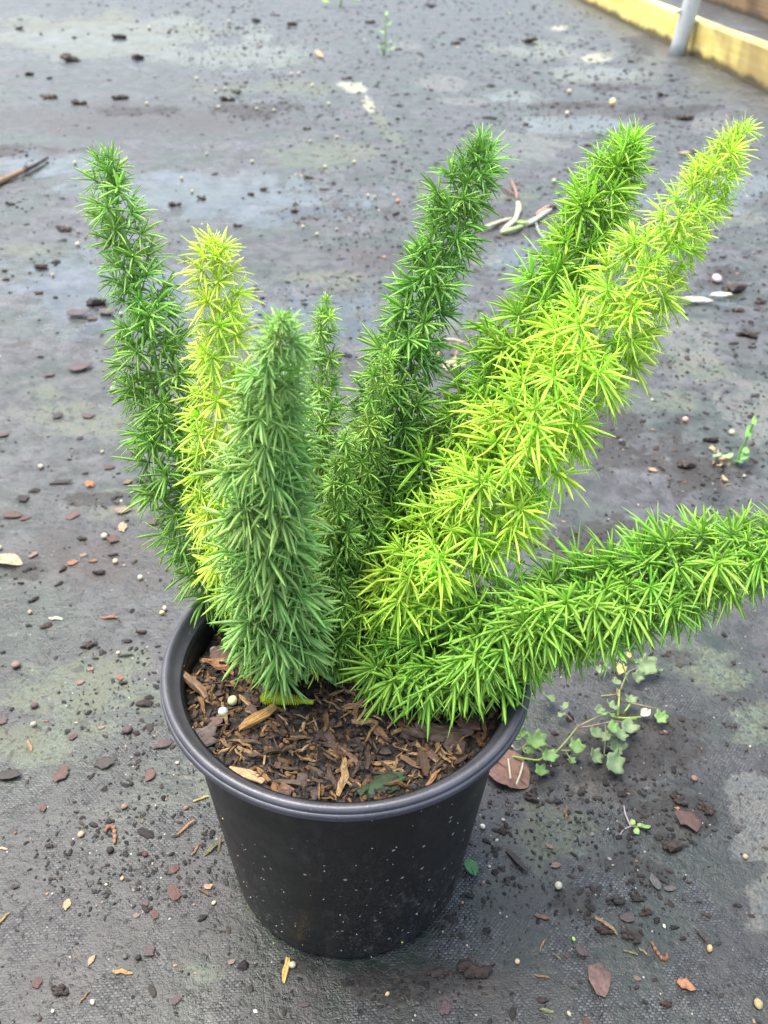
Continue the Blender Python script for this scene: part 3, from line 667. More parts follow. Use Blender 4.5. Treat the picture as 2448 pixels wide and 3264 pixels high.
for fi, fr in enumerate(FRONDS):
    r = np.random.default_rng(500+fi)
    P = np.array([dp(*q) for q in fr['pts']]); g0 = base+np.array([(P[0][0])*.35, (P[0][1])*.35-.004, .001]); P[0] = g0-np.array([0, 0, .004])
    cv = catmull(P, 90)
    cv = catmull(cv[:int(90*(1-fr.get('cut', 0)))], 90)
    sl_ = np.concatenate([[0], np.cumsum(np.linalg.norm(np.diff(cv, axis=0), axis=1))]); fr['len'] = sl_[-1]
    mb = MB(); c0, c1 = np.array(fr['c0']), np.array(fr['c1'])
    tc = np.array([(c0+(c1-c0)*t)*.85 for t in np.linspace(0, 1, 90)])
    tube(mb, cv-base, np.linspace(.0017, .0006, 90), 7, tc)
    fo = fr['obj'] = mb.build('frond', M_STEM, fern, label=fr['lab'])
    fr['var'] = []
    br = fr['R']-fr['L']*.78
    for k in range(10):
        fr['var'].append(rosette(r, fr['nn']+int(r.integers(2, 6)), br, fr['L'], fr['w'], 12, 98, 3, fr.get('sag', .22)))
    fr['vm'] = None
    for k in range(fr['n']):
        s0 = fr.get('s0', .045); s = s0+(k+r.uniform(0, .8))/fr['n']*(.99-s0)
        i = min(int(np.searchsorted(sl_, s*sl_[-1])), 88); p = cv[i]+(cv[i+1]-cv[i])*.5
        tg = cv[i+1]-cv[i]; tg /= np.linalg.norm(tg)
        a = k*2.39996+r.normal(0, .25); e1 = np.cross(tg, [0, 0, 1.]); e1 /= np.linalg.norm(e1); e2 = np.cross(e1, tg)
        up = math.radians(12+38*s**3+22*max(0, (s-.9)/.1)); rad = math.cos(a)*e1+math.sin(a)*e2
        up += r.normal(0, .16); z = rad*math.cos(up)+tg*math.sin(up); z[2] -= fr.get('droop', .12)*(1-s)*.6+0.0; z /= np.linalg.norm(z)
        taper = (.62+.38*sstep(0., .16, s))*(1-(1-fr['tip'])*sstep(.45, 1., s))*(1-.30*sstep(.95, 1., s))*r.uniform(.74, 1.22)
        col = (c0+(c1-c0)*s**1.3)*r.uniform(.86, 1.14)*np.array([r.uniform(.9, 1.1), 1, 1])
        tocam = CAM-p; dist = np.linalg.norm(tocam)
        pc = proj(p+z*br*taper); vis = -60 < pc[0] < IW+60 and -60 < pc[1] < IH+60
        score = (float(z@tocam)/dist)*taper*fr['R']/dist if vis else -1
        cand.append((score, fi, p, z, r.normal(0, .35), taper, col, int(r.integers(10))))
    # tuft at the very tip
    tg = cv[-1]-cv[-4]; cand.append((0, fi, cv[-1]-tg*.3, tg/np.linalg.norm(tg), 0., fr['tip']*.75, c1, 0))
cand.sort(key=lambda q: -q[0])
rest = {i: MB() for i in range(len(FRONDS))}
for rank, (sc_, fi, p, z, roll, s, col, vi) in enumerate(cand):
    fr = FRONDS[fi]; R3 = rotm(z, roll); V, F, C = fr['var'][vi]
    if rank < 290 and sc_ > 0:
        if fr['vm'] is None: fr['vm'] = {}
        if vi not in fr['vm']: fr['vm'][vi] = MB().add(V, F, C).mesh('needle_cluster', M_LEAF)
        m4 = Matrix.Identity(4)
        for a in range(3):
            for b in range(3): m4[a][b] = R3[a, b]*s
            m4[a][3] = p[a]-base[a]
        put('needle_cluster', fr['vm'][vi], fr['obj'], color=col, mat4=m4)
    else:
        rest[fi].add((V*s)@R3.T+p-base, F, C*col)
for fi, fr in enumerate(FRONDS):
    rest[fi].build('needles', M_LEAF, fr['obj'], kind='stuff')

# new fuzzy shoot lying low on the mix
a_, b_ = on_soil(1000, 2262, .005), on_soil(832, 2252, .0062)
P = catmull([a_, a_*.5+b_*.5+np.array([0, 0, .0005]), b_], 24)
mb = MB(); tube(mb, P-base, np.interp(np.linspace(0, 1, 24), [0, .3, .6, .9, .97, 1], [.0011, .0014, .0024, .0027, .002, .0006]), 10, (.48, .60, .03))
sh = mb.build('young_shoot', M_LEAF, fern, label='short fuzzy lime young shoot')
mb = MB(); r = np.random.default_rng(77); B = []; D = []
for k in range(420):
    t = .25+.75*k/420; i = min(int(t*23), 22); tg = P[i+1]-P[i]; tg /= np.linalg.norm(tg); a = k*2.4
    e1 = np.cross(tg, [0, 0, 1.]); e1 /= np.linalg.norm(e1); e2 = np.cross(e1, tg); rd = math.cos(a)*e1+math.sin(a)*e2
    B.append(P[i]-base+rd*np.interp(t, [.25, .6, .9, 1], [.0011, .0021, .0024, .0008])); D.append(rd+tg*.7)
V, F, C = needles(r, B, D, [.0011]*420, .0006, [.1]*420); mb.add(V, F, C*np.array([.52, .64, .04])); mb.build('scales', M_LEAF, sh, kind='stuff')

# ------------------------------------------------------------------ litter on the mat
LM = [('the pot foot', (1120, 3000)), ('the creeping weed', (1850, 2320)), ('the curled tan dead leaf', (25, 1795)), ('the curled husk left of the pot', (350, 2650)), ('the shiny orange pellet', (2259, 3029)), ('the dotted seam', (2330, 3150)),
      ('the fallen pale shoot', (1645, 700)), ('the broken stick', (90, 540)), ('the upright green seedling', (2350, 1480)), ('the yellow edging board', (2200, 240)), ('the thin standing weed', (1225, 175)), ('the white bark flake', (2205, 965)), ('the uprooted seedling', (2020, 2640)), ('the bent straw stem', (1460, 1120)), ('the rusty seed husk', (285, 1550)), ('the farthest lime weed', (1085, 20))]
LM = [(n_m, gp(*q)) for n_m, q in LM]
def near(x, y):
    p = gp(x, y); return min(LM, key=lambda q: np.hypot(*(q[1]-p)[:2]))[0]
def litter(name, meshes, x, y, px, rz, color, label, cat, group=None, th=1., thick=.3, sy=1.):
    """x, y: photo pixel; px: length in photo pixels"""
    p = gp(x, y); s = px*pxm(x, y); me_ = meshes[int(rng.integers(len(meshes)))]
    if np.hypot(p[0], p[1]) < .0665: return None
    return put(name, me_, label=label, category=cat, group=group, color=np.array(color)*rng.uniform(.88, 1.12), loc=(p[0], p[1], gz(p[0], p[1])+s*thick*th), rot=(rng.normal(0, .08), rng.normal(0, .08), rz), scale=(s, s*sy, s*th))
def crop(ox, oy, sc): return lambda x, y: (ox+x/sc, oy+y/sc)
c7, c8, c6, cL = crop(0, 2400, 1.3554), crop(1224, 2400, 1.3554), crop(0, 1700, 2.765), crop(0, 700, 2.212)
c1_, c2_, cR = crop(0, 0, 1.3554), crop(1224, 0, 1.3554), crop(1900, 750, 2.765)
RED, PUR, TAN, ORA, DRK, GRY, CRM, PNK = (.085, .042, .033), (.080, .056, .056), (.34, .24, .14), (.22, .095, .045), (.022, .018, .016), (.10, .095, .085), (.44, .40, .28), (.21, .14, .11)
fl = [(c7, 265, 100, 80, 1, RED), (c7, 650, 98, 65, .5, RED), (c7, 750, 510, 48, .5, RED), (c7, 755, 610, 70, 1.9, RED), (c7, 630, 650, 34, 2.6, PUR), (c7, 645, 860, 55, .3, PUR), (c7, 1000, 905, 30, 0, PNK), (c7, 765, 1070, 40, 1, PUR), (c7, 160, 1000, 44, 0, RED), (c7, 1310, 1090, 38, 0, PUR), (c7, 590, 705, 24, 0, PNK), (c7, 450, 50, 80, 0, DRK), (c7, 30, 105, 90, 0, DRK),
      (c7, 395, 900, 40, 1, TAN), (c7, 290, 660, 48, 1.4, TAN), (c7, 900, 580, 36, 0, TAN), (c7, 670, 700, 40, 1.8, RED), (c7, 185, 240, 44, 2.6, RED),
      (c8, 740, 488, 42, 0, PNK), (c8, 715, 405, 32, 2.2, PNK), (c8, 790, 880, 24, 0, RED), (c8, 1092, 975, 28, 0, PNK), (c8, 265, 1105, 58, 1.2, PUR), (c8, 855, 860, 60, 2.3, PUR), (c8, 1050, 715, 52, 2.9, PUR), (c8, 1175, 570, 62, 1.8, GRY), (c8, 1230, 590, 44, 0, GRY), (c8, 1310, 310, 100, 2.2, RED), (c8, 870, 1165, 40, 0, RED),
      (c6, 1000, 70, 110, .8, RED), (c6, 300, 195, 80, .4, PNK), (c6, 800, 1200, 55, 0, PNK), (c6, 705, 1320, 66, 0, PNK), (c6, 1055, 1270, 66, 2, ORA), (c6, 650, 1800, 75, .5, RED), (c6, 20, 1660, 90, .5, PUR), (c6, 895, 1718, 50, 0, PNK), (c6, 1600, 350, 44, .4, ORA), (c6, 1600, 480, 64, 0, PUR), (c6, 1440, 1870, 140, .3, PUR), (c6, 740, 200, 56, 0, PNK), (c6, 825, 250, 62, 0, ORA), (c6, 640, 270, 80, .2, ORA),
      (cL, 555, 680, 150, 0, PUR), (cL, 650, 705, 66, 0, RED), (cL, 755, 665, 120, 0, PUR), (cL, 570, 1055, 145, .4, PUR), (cL, 620, 1385, 80, 0, PUR), (cL, 345, 1098, 80, 0, PUR), (cL, 410, 1385, 90, .2, DRK), (cL, 900, 1860, 70, 0, (.16, .11, .06)), (cL, 1000, 1848, 95, 0, DRK), (cL, 770, 1750, 66, 0, RED), (cL, 520, 2095, 85, .3, RED), (cL, 170, 2110, 66, .5, RED), (cL, 870, 2065, 90, 0, PNK), (cL, 865, 2185, 90, 1.7, TAN), (cL, 75, 2090, 120, 0, RED), (cL, 1090, 2150, 80, .2, RED), (cL, 160, 1970, 90, .2, DRK), (cL, 565, 1535, 55, 0, DRK), (cL, 20, 1520, 80, 1, PUR),
      (c2_, 1300, 668, 50, 2.8, TAN), (cR, 500, 2080, 74, 2.6, TAN)]
names = {RED: ('reddish brown', 'red'), PUR: ('purplish brown', 'pur'), TAN: ('tan', 'tan'), ORA: ('orange', 'ora'), DRK: ('blackish', 'drk'), GRY: ('grey', 'gry'), PNK: ('pinkish tan', 'pnk')}
scl = {c7: 1.3554, c8: 1.3554, c6: 2.765, cL: 2.212, c1_: 1.3554, c2_: 1.3554, cR: 2.765}
for (cf, x, y, px, rz, c) in fl:
    x, y = cf(x, y); nmc = names.get(c, ('dull brown', ''))[0]
    litter('bark_flake', FLK, x, y, px/{c7: 1.3554, c8: 1.3554, c6: 2.765, cL: 2.212, c2_: 1.3554, cR: 2.765}[cf]*1.08, rz, c, '%s %s bark flake on the mat nearest %s' % ('broad' if px/scl[cf] > 42 else 'small', nmc, near(x, y)), 'bark', '%s bark flakes nearest %s' % (nmc, near(x, y)), .55)
# the few that can be told apart
litter('bark_flake', [FLK[2]], *c8(930, 990), 100, 1.75, (.13, .078, .066), 'largest purplish bark flake with a pale sprout at its end', 'bark', None, .5)
litter('bark_flake', [FLK[9]], *c8(1300, 1010), 50, 2.4, (.34, .15, .07), 'orange brown curled bark flake beside the dotted seam', 'bark', None, .9)
litter('bark_flake', [FLK[4]], *cR(850, 600), 92, 0, (.66, .62, .50), 'bleached white bark flake on the mat right of the yellow-green frond', 'bark', None, .5, sy=.8)
litter('bark_flake', [FLK[7]], *cR(1090, 540), 72, 0, (.50, .48, .38), 'pale grey bark flake beside a dark soil clod and white flake', 'bark', None, .5, sy=.6)
pr_l = [(c7, 1265, 922, 30, CRM), (c7, 230, 1120, 17, (.62, .62, .58)), (c8, 1403, 853, 33, (.60, .36, .18)), (c8, 575, 905, 23, (.48, .36, .24)), (c8, 425, 323, 25, (.74, .70, .55)), (c8, 752, 580, 34, (.5, .46, .34)), (c8, 818, 808, 19, (.40, .55, .12)), (c8, 1558, 455, 24, (.5, .34, .2)), (c8, 15, 1050, 23, (.55, .36, .2)), (c8, 455, 493, 14, CRM),
        (c6, 925, 48, 58, CRM), (c6, 1240, 410, 52, CRM), (c6, 300, 1698, 55, CRM), (c6, 1455, 675, 50, CRM), (c6, 1430, 712, 46, (.58, .48, .22)), (c6, 1020, 265, 48, (.58, .42, .26)), (c6, 5, 140, 44, CRM), (cL, 550, 185, 36, CRM), (cL, 797, 1200, 38, CRM), (cL, 288, 1745, 40, CRM), (cL, 855, 678, 30, CRM), (cL, 375, 403, 26, (.45, .36, .18)), (cL, 720, 1640, 24, CRM),
        (c2_, 985, 457, 36, (.66, .52, .25)), (c2_, 800, 405, 22, CRM), (c2_, 790, 500, 20, CRM), (c2_, 855, 740, 18, CRM), (c2_, 735, 787, 19, CRM), (c2_, 60, 880, 18, (.5, .2, .08)), (cR, 780, 1655, 56, (.55, .32, .24)), (cR, 1190, 1760, 52, CRM), (cR, 215, 1835, 44, GRY), (cR, 490, 1470, 28, CRM), (cR, 1300, 2140, 28, CRM)]
pr_l += [(c1_, x, y, 15, CRM) for x, y in ((945, 470), (930, 400), (1290, 325), (1185, 485), (1110, 480), (895, 675), (1405, 725), (1530, 708), (1590, 853), (1620, 860), (1310, 985), (1370, 1018), (1455, 998), (830, 832), (785, 775), (325, 712), (1420, 455), (1260, 328), (1455, 600), (1340, 620), (635, 457), (1350, 375), (975, 390), (850, 345), (1090, 705), (645, 125), (990, 100))]
scl = {c7: 1.3554, c8: 1.3554, c6: 2.765, cL: 2.212, c1_: 1.3554, c2_: 1.3554, cR: 2.765}
for (cf, x, y, px, c) in pr_l:
    X, Y = cf(x, y)
    if c == CRM: lab, grp = 'round cream fertilizer pellet on the mat nearest %s' % near(X, Y), 'cream pellets nearest %s' % near(X, Y)
    else: lab, grp = '%s fertilizer pellet on the mat nearest %s' % ('dull tan' if c[0] > c[2]*1.25 else 'whitish grey', near(X, Y)), 'tan pellets nearest %s' % near(X, Y)
    if (cf, x) == (c8, 818): lab, grp = 'tiny lime green pellet on the mat right of the pot', None
    if (cf, x) == (c8, 1403): lab, grp = 'shiny orange round pellet on the woven mat near the curled husk', None
    if (cf, x) == (c7, 1265): lab, grp = 'round cream pellet beside a yellow splinter at the pot foot', None
    litter('fertilizer_pellet', PRL, X, Y, px/scl[cf], rng.uniform(0, 6), c, lab, 'pellet', grp, 1., .42)
pe = [(c7, 540, 235, 32, PNK), (c7, 615, 300, 13, ORA), (c7, 68, 348, 15, ORA), (c7, 530, 547, 22, TAN), (c7, 460, 572, 15, CRM), (c7, 400, 1080, 27, CRM), (c7, 325, 887, 11, ORA), (c7, 768, 45, 19, CRM), (c7, 925, 650, 22, CRM), (c7, 805, 240, 26, PNK), (c7, 540, 885, 24, GRY), (c7, 600, 885, 26, DRK), (c7, 350, 355, 30, TAN), (c7, 475, 425, 34, DRK), (c7, 630, 440, 26, RED),
      (c8, 1338, 120, 30, PNK), (c8, 800, 1130, 22, CRM), (c8, 515, 292, 18, CRM), (c8, 1610, 1095, 46, (.30, .25, .12)), (c6, 310, 1530, 72, PUR), (c6, 1130, 1750, 88, PUR), (c6, 145, 1170, 84, PNK), (c6, 265, 700, 52, TAN), (c6, 1095, 293, 22, CRM), (c6, 1040, 1060, 40, CRM), (cR, 1060, 420, 110, (.45, .36, .36))]
for (cf, x, y, px, c) in pe:
    X, Y = cf(x, y); nmc = 'cream' if c == CRM else names.get(c, ('speckled', ''))[0]
    litter('pebble', PEB, X, Y, px/scl[cf], rng.uniform(0, 6), c, 'small %s pebble on the mat nearest %s' % (nmc, near(X, Y)), 'pebble', '%s pebbles nearest %s' % (nmc, near(X, Y)), .8, .35)
sp_l = [(c7, 803, 325, 80, .87, (.34, .17, .07)), (c7, 525, 950, 80, -.06, (.40, .25, .10)), (c7, 365, 1060, 58, 1.1, (.26, .16, .08)), (c7, 1235, 945, 88, 1.5, (.62, .42, .12)), (c7, 15, 720, 60, 1.0, (.30, .22, .08)), (c7, 920, 410, 90, .8, (.13, .15, .06)), (c7, 948, 400, 80, 1.5, (.14, .10, .06)), (c7, 870, 200, 60, .45, (.42, .32, .10)), (c7, 845, 420, 54, 1.2, (.22, .13, .06)), (c7, 10, 415, 40, -.1, (.6, .44, .24)), (c7, 885, 605, 66, -.5, (.12, .09, .05)),
        (c8, 785, 258, 70, 1.4, (.22, .13, .07)), (c8, 960, 750, 95, -.75, (.33, .23, .11)), (c8, 685, 832, 50, 1, (.33, .20, .09)), (c8, 680, 968, 58, -.2, (.33, .2, .1)), (c8, 1065, 865, 52, -.2, (.28, .25, .10)), (c8, 1120, 860, 42, -.6, (.28, .24, .10)), (c8, 745, 880, 42, -.8, (.22, .2, .08)), (c8, 700, 1115, 52, -.1, (.20, .22, .09)), (c8, 575, 470, 120, -.85, (.04, .035, .03)), (c8, 680, 710, 58, -.25, (.2, .12, .07)), (c8, 1370, 800, 80, -1.0, (.05, .04, .03)),
        (c6, 490, 755, 105, -.03, (.62, .58, .42)), (c6, 965, 748, 130, -.03, (.26, .12, .07)), (c6, 265, 1880, 115, -1, (.42, .2, .08)), (c6, 400, 1658, 62, 0, (.26, .16, .08)), (c6, 1110, 1080, 110, .3, DRK), (cL, 430, 1860, 135, .15, DRK), (c1_, 1380, 245, 95, 1.9, (.42, .30, .17)), (cR, 490, 1730, 60, -.5, (.5, .3, .22)), (cR, 1165, 2200, 60, 0, TAN)]
for (cf, x, y, px, rz, c) in sp_l:
    X, Y = cf(x, y); dark = max(c) < .17
    lab = 'thin %s wood splinter nearest %s' % ('dark' if dark else 'greenish' if c[1] > c[0]*.8 else 'pale' if c[0] > .5 else 'brown' if c[0] < .3 else 'golden tan', near(X, Y))
    if (cf, x) == (c7, 1235): lab = 'yellow wood splinter beside the cream pellet at the pot foot'
    litter('wood_splinter', SPL, X, Y, px/scl[cf]*1.15, rz, c, lab, 'wood splinter', None if 'cream pellet' in lab else 'splinters nearest %s' % near(X, Y), .7, .1)
cl = [(c6, 785, 990, 155, .7), (c6, 720, 60, 110, 0), (c6, 410, 810, 110, .2), (c6, 555, 330, 105, 1.2), (c6, 1240, 875, 110, 0), (c6, 1120, 950, 95, 0), (c6, 1000, 200, 90, .3), (c6, 865, 360, 130, 0), (c6, 1090, 1320, 95, 0), (c6, 180, 445, 64, 0), (c6, 295, 590, 110, .8), (c6, 520, 450, 84, .8), (c6, 250, 810, 62, 0), (c6, 1200, 1020, 60, 1.4),
      (cL, 285, 345, 135, 0), (cL, 45, 430, 85, 2.6), (cL, 275, 525, 85, 0), (cL, 390, 555, 52, 0), (cL, 75, 520, 48, 0), (cL, 440, 75, 150, 2.9), (cL, 240, 90, 34, 0), (cL, 30, 370, 62, 0), (cL, 690, 600, 210, .1), (cL, 810, 1120, 50, 0), (cL, 1310, 295, 70, 0), (cL, 490, 1685, 50, 0), (cL, 600, 1790, 60, 0),
      (c1_, 515, 163, 78, .1), (c1_, 1140, 820, 48, 0), (c1_, 755, 888, 82, 0), (c1_, 870, 860, 66, 2.7), (c1_, 1025, 975, 58, 0), (c1_, 1275, 915, 54, 0), (c1_, 1325, 560, 54, 0), (c1_, 600, 255, 84, 0), (c1_, 300, 265, 130, 0), (c1_, 215, 425, 92, 0), (c1_, 520, 432, 92, .1), (c1_, 1105, 95, 62, 0), (c1_, 1260, 110, 64, 0), (c1_, 215, 340, 42, 0), (c1_, 320, 163, 28, 0), (c1_, 280, 995, 90, 0), (c1_, 45, 885, 60, 0), (c1_, 1085, 840, 50, 2.4), (c1_, 1330, 770, 60, 2.6), (c1_, 340, 450, 100, 0), (c1_, 130, 325, 60, 0), (c1_, 1600, 100, 60, 0), (c1_, 980, 435, 100, 0), (c1_, 85, 125, 50, 0),
      (cR, 1230, 480, 250, 0), (cR, 1250, 660, 125, 0), (cR, 1310, 210, 50, 0), (cR, 1110, 210, 60, 0), (cR, 1430, 490, 60, 1), (cR, 1450, 590, 110, 0), (cR, 1330, 890, 200, 2.9), (cR, 1370, 990, 90, 0), (cR, 800, 2050, 200, 0), (cR, 1000, 1830, 160, 0), (c2_, 155, 290, 24, 0), (c2_, 345, 297, 30, 0), (c2_, 810, 360, 28, 0), (c2_, 570, 400, 26, 0), (c2_, 905, 370, 34, 0), (c2_, 1300, 515, 100, 0), (c2_, 1200, 415, 80, 0), (c2_, 630, 180, 90, 0), (c2_, 60, 515, 32, 0), (c2_, 880, 630, 50, 0), (c2_, 50, 930, 60, 1), (c2_, 310, 190, 60, 0),
      (c8, 515, 330, 70, 1), (c8, 640, 200, 90, 2.6), (c8, 855, 165, 60, 1), (c8, 1270, 220, 90, 2.4), (c8, 1100, 630, 80, 0), (c8, 1000, 640, 90, 0), (c8, 1060, 790, 110, 2.7), (c8, 950, 770, 90, 0), (c8, 1290, 800, 34, 0), (c8, 1525, 660, 40, 0), (c8, 1130, 690, 60, 0), (c8, 690, 1070, 60, 0), (c8, 1215, 1090, 60, 0), (c8, 390, 940, 160, 0), (c8, 230, 960, 90, 0), (c8, 1320, 560, 30, 0), (c8, 1170, 980, 30, 0), (c8, 820, 1015, 26, 0), (c8, 1380, 250, 90, 2.2), (c8, 1250, 410, 110, 0), (c7, 225, 545, 40, 0), (c7, 410, 600, 36, 0), (c7, 210, 405, 50, 0), (c7, 600, 562, 26, 0), (c7, 320, 215, 22, 0), (c7, 70, 580, 40, 0), (c7, 330, 255, 26, 0), (c7, 260, 1030, 90, 0)]
for (cf, x, y, px, rz) in cl:
    px = px*(.72 if cf in (c1_, c2_, cL) else .9); X, Y = cf(x, y); c = np.array((.022, .018, .015))*rng.uniform(.7, 1.7) + np.array((.012, .002, 0))*rng.uniform(0, 1)
    litter('soil_clod', CLD, X, Y, px/scl[cf], rz, c, '%s dark crumbly soil clod on the mat nearest %s' % ('large' if px/scl[cf] > 55 else 'small', near(X, Y)), 'soil clod', 'soil clods nearest %s' % near(X, Y), .8, .15, rng.uniform(.55, .9))

# curled dry husks
def husk(x, y, size, turn, label, flip=1):
    p = gp(x, y); s = size*pxm(x, y); o = put('curled_husk', None, label=label, category='husk', loc=(p[0], p[1], gz(p[0], p[1])), rot=(0, 0, turn), scale=s)
    t = np.linspace(0, 1, 44); ang = -.4+t*3.9; rad = .30+.42*np.clip(.35-t, 0, 1)*2
    pts = np.stack([rad*np.cos(ang)*flip*.8, rad*np.sin(ang), np.full(44, .12)], 1); pts[:14, 1] -= np.linspace(.75, 0, 14)
    rd = (.12+.02*np.sin(t*70))*np.interp(t, [0, .08, .5, .9, 1], [.6, 1, 1.05, .9, .3])
    mb = MB(); tube(mb, pts, rd, 10, np.array([(.24, .13, .075) if math.sin(q*70) > -.2 else (.12, .06, .035) for q in t])); mb.build('segmented_body', M_GRAIN, o)
    mb = MB()
    for q in range(6, 40, 3):
        d = np.array([math.cos(ang[q])*flip, math.sin(ang[q]), -.4]); tube(mb, [pts[q]+d*.1, pts[q]+d*.2], [.03, .012], 4, (.16, .08, .05))
    mb.build('stubs', M_GRAIN, o, kind='stuff')
husk(*c7(475, 340), 50, .1, 'curled brown segmented husk on the woven mat left of the pot')
husk(*c8(1205, 875), 46, 3.3, 'curled brown segmented husk near the shiny orange pellet', 1)
litter('seed_husk', [CLD[1]], *cL(630, 1880), 34, .2, (.42, .17, .07), 'rusty orange seed husk on the mat left of the dark frond', 'husk', None, .9, .3)

# leaves --------------------------------------------------------------
def leaf_mb(mb, c, size, rz, col, lobes=5, tilt=(0, 0), cup=.12, asp=.85, deep=.12, th=.0002, r=rng):
    n = 26; a = np.arange(n)*2*math.pi/n
    rad = .5*(1-deep*(.5+.5*np.cos(a*lobes+r.uniform(0, 6)))*(1+r.uniform(-.3, .3, n)))*(1-.35*np.exp(-((a-math.pi)/.35)**2))
    rings = [(1., 1.), (.6, .6), (.25, .25)]; V = []; 
    for side in (1, -1):
        for q, _ in rings:
            x = rad*np.cos(a)*q; y = rad*np.sin(a)*q*asp; V += list(zip(x, y, cup*(x*x+y*y)*2+.03*np.sin(a*3)*q*q+side*th/size*.5*(1 if q < 1 else .1)))
        V.append((0, 0, side*th/size*.5))
    V = np.array(V)*size; k = 3*n+1; F = []
    for sidx in (0, 1):
        o = sidx*k
        for i in range(2):
            for j in range(n):
                q = (o+i*n+j, o+i*n+(j+1) % n, o+(i+1)*n+(j+1) % n, o+(i+1)*n+j); F.append(q if sidx == 0 else q[::-1])
        for j in range(n):
            q = (o+2*n+j, o+2*n+(j+1) % n, o+3*n); F.append(q if sidx == 0 else q[::-1])
    F += [(j, k+j, k+(j+1) % n, (j+1) % n) for j in range(n)]
    from mathutils import Euler
    R3 = np.array(Euler((tilt[0], tilt[1], rz)).to_matrix())
    vc = np.tile(np.asarray(col), (len(V), 1))*(1+.12*np.sin(V[:, :1]/size*9))
    mb.add(V@R3.T+np.asarray(c), F, vc)

# creeping weed right of the pot
cw = crop(1600, 2050, 2.765)
wp = gp(*cw(680, 740)); wz = gz(wp[0], wp[1]); wo_ = np.array([wp[0], wp[1], wz])
weed = put('creeping_weed', None, label='creeping weed with pale scalloped leaves on the mat beside the pot', category='weed', loc=tuple(wo_))
def wpt(x, y, z):
    p = gp(*cw(x, y), z=z); return p-wo_
GRN, GRY_G, YEL_G = (.15, .27, .075), (.17, .245, .115), (.34, .50, .08)
for (x, y, r_, c, z) in [(420, 505, 62, GRY_G, .006), (555, 560, 34, GRY_G, .008), (530, 640, 34, GRY_G, .006), (180, 790, 40, GRN, .012), (125, 860, 46, GRN, .010), (300, 860, 72, GRN, .014), (255, 930, 46, GRN, .010), (410, 1000, 60, GRN, .010), (665, 920, 62, GRN, .010), (610, 1040, 32, GRN, .007), (340, 1130, 48, GRN, .004), (830, 800, 60, GRY_G, .010), (970, 755, 56, GRN, .018), (1040, 820, 60, GRY_G, .012), (920, 830, 40, GRY_G, .014), (815, 1000, 56, GRY_G, .005), (1005, 920, 64, GRY_G, .007), (985, 1070, 92, GRY_G, .006), (965, 570, 52, GRY_G, .010), (855, 590, 36, GRY_G, .014), (1110, 745, 64, GRY_G, .008), (888, 625, 32, GRN, .018), (1130, 500, 46, GRY_G, .006), (1400, 655, 52, GRN, .005), (1270, 200, 88, GRY_G, .006), (1190, 295, 52, GRY_G, .005), (1155, 178, 38, GRN, .007), (1030, 130, 52, GRY_G, .006), (1060, 245, 42, (.42, .38, .14), .006), (1010, 345, 34, GRY_G, .005), (858, 235, 36, GRY_G, .005), (920, 212, 34, GRY_G, .005), (1395, 250, 32, GRY_G, .004), (1340, 210, 22, GRY_G, .004), (960, 640, 34, GRN, .020)]:
    mb = MB(); s = 2*r_/2.765*pxm(*cw(x, y))*1.45
    leaf_mb(mb, wpt(x, y, z+.001), s, rng.uniform(0, 6.28), np.array(c)*rng.uniform(.85, 1.15), int(rng.integers(4, 7)), (rng.normal(.25, .3), rng.normal(0, .3)), .55, rng.uniform(.7, 1), .32)
    mb.build('leaf', M_WEED, weed)
for (x, y, r_, c) in [(1270, 620, 55, (.55, .50, .40)), (1030, 205, 42, (.58, .40, .18)), (1120, 110, 40, (.42, .27, .13))]:
    mb = MB(); leaf_mb(mb, wpt(x, y, .005), 2*r_/2.765*pxm(*cw(x, y)), rng.uniform(0, 6), c, 4, (.3, .3), .5); mb.build('leaf', M_WEED, weed, label='dried tan leaf')
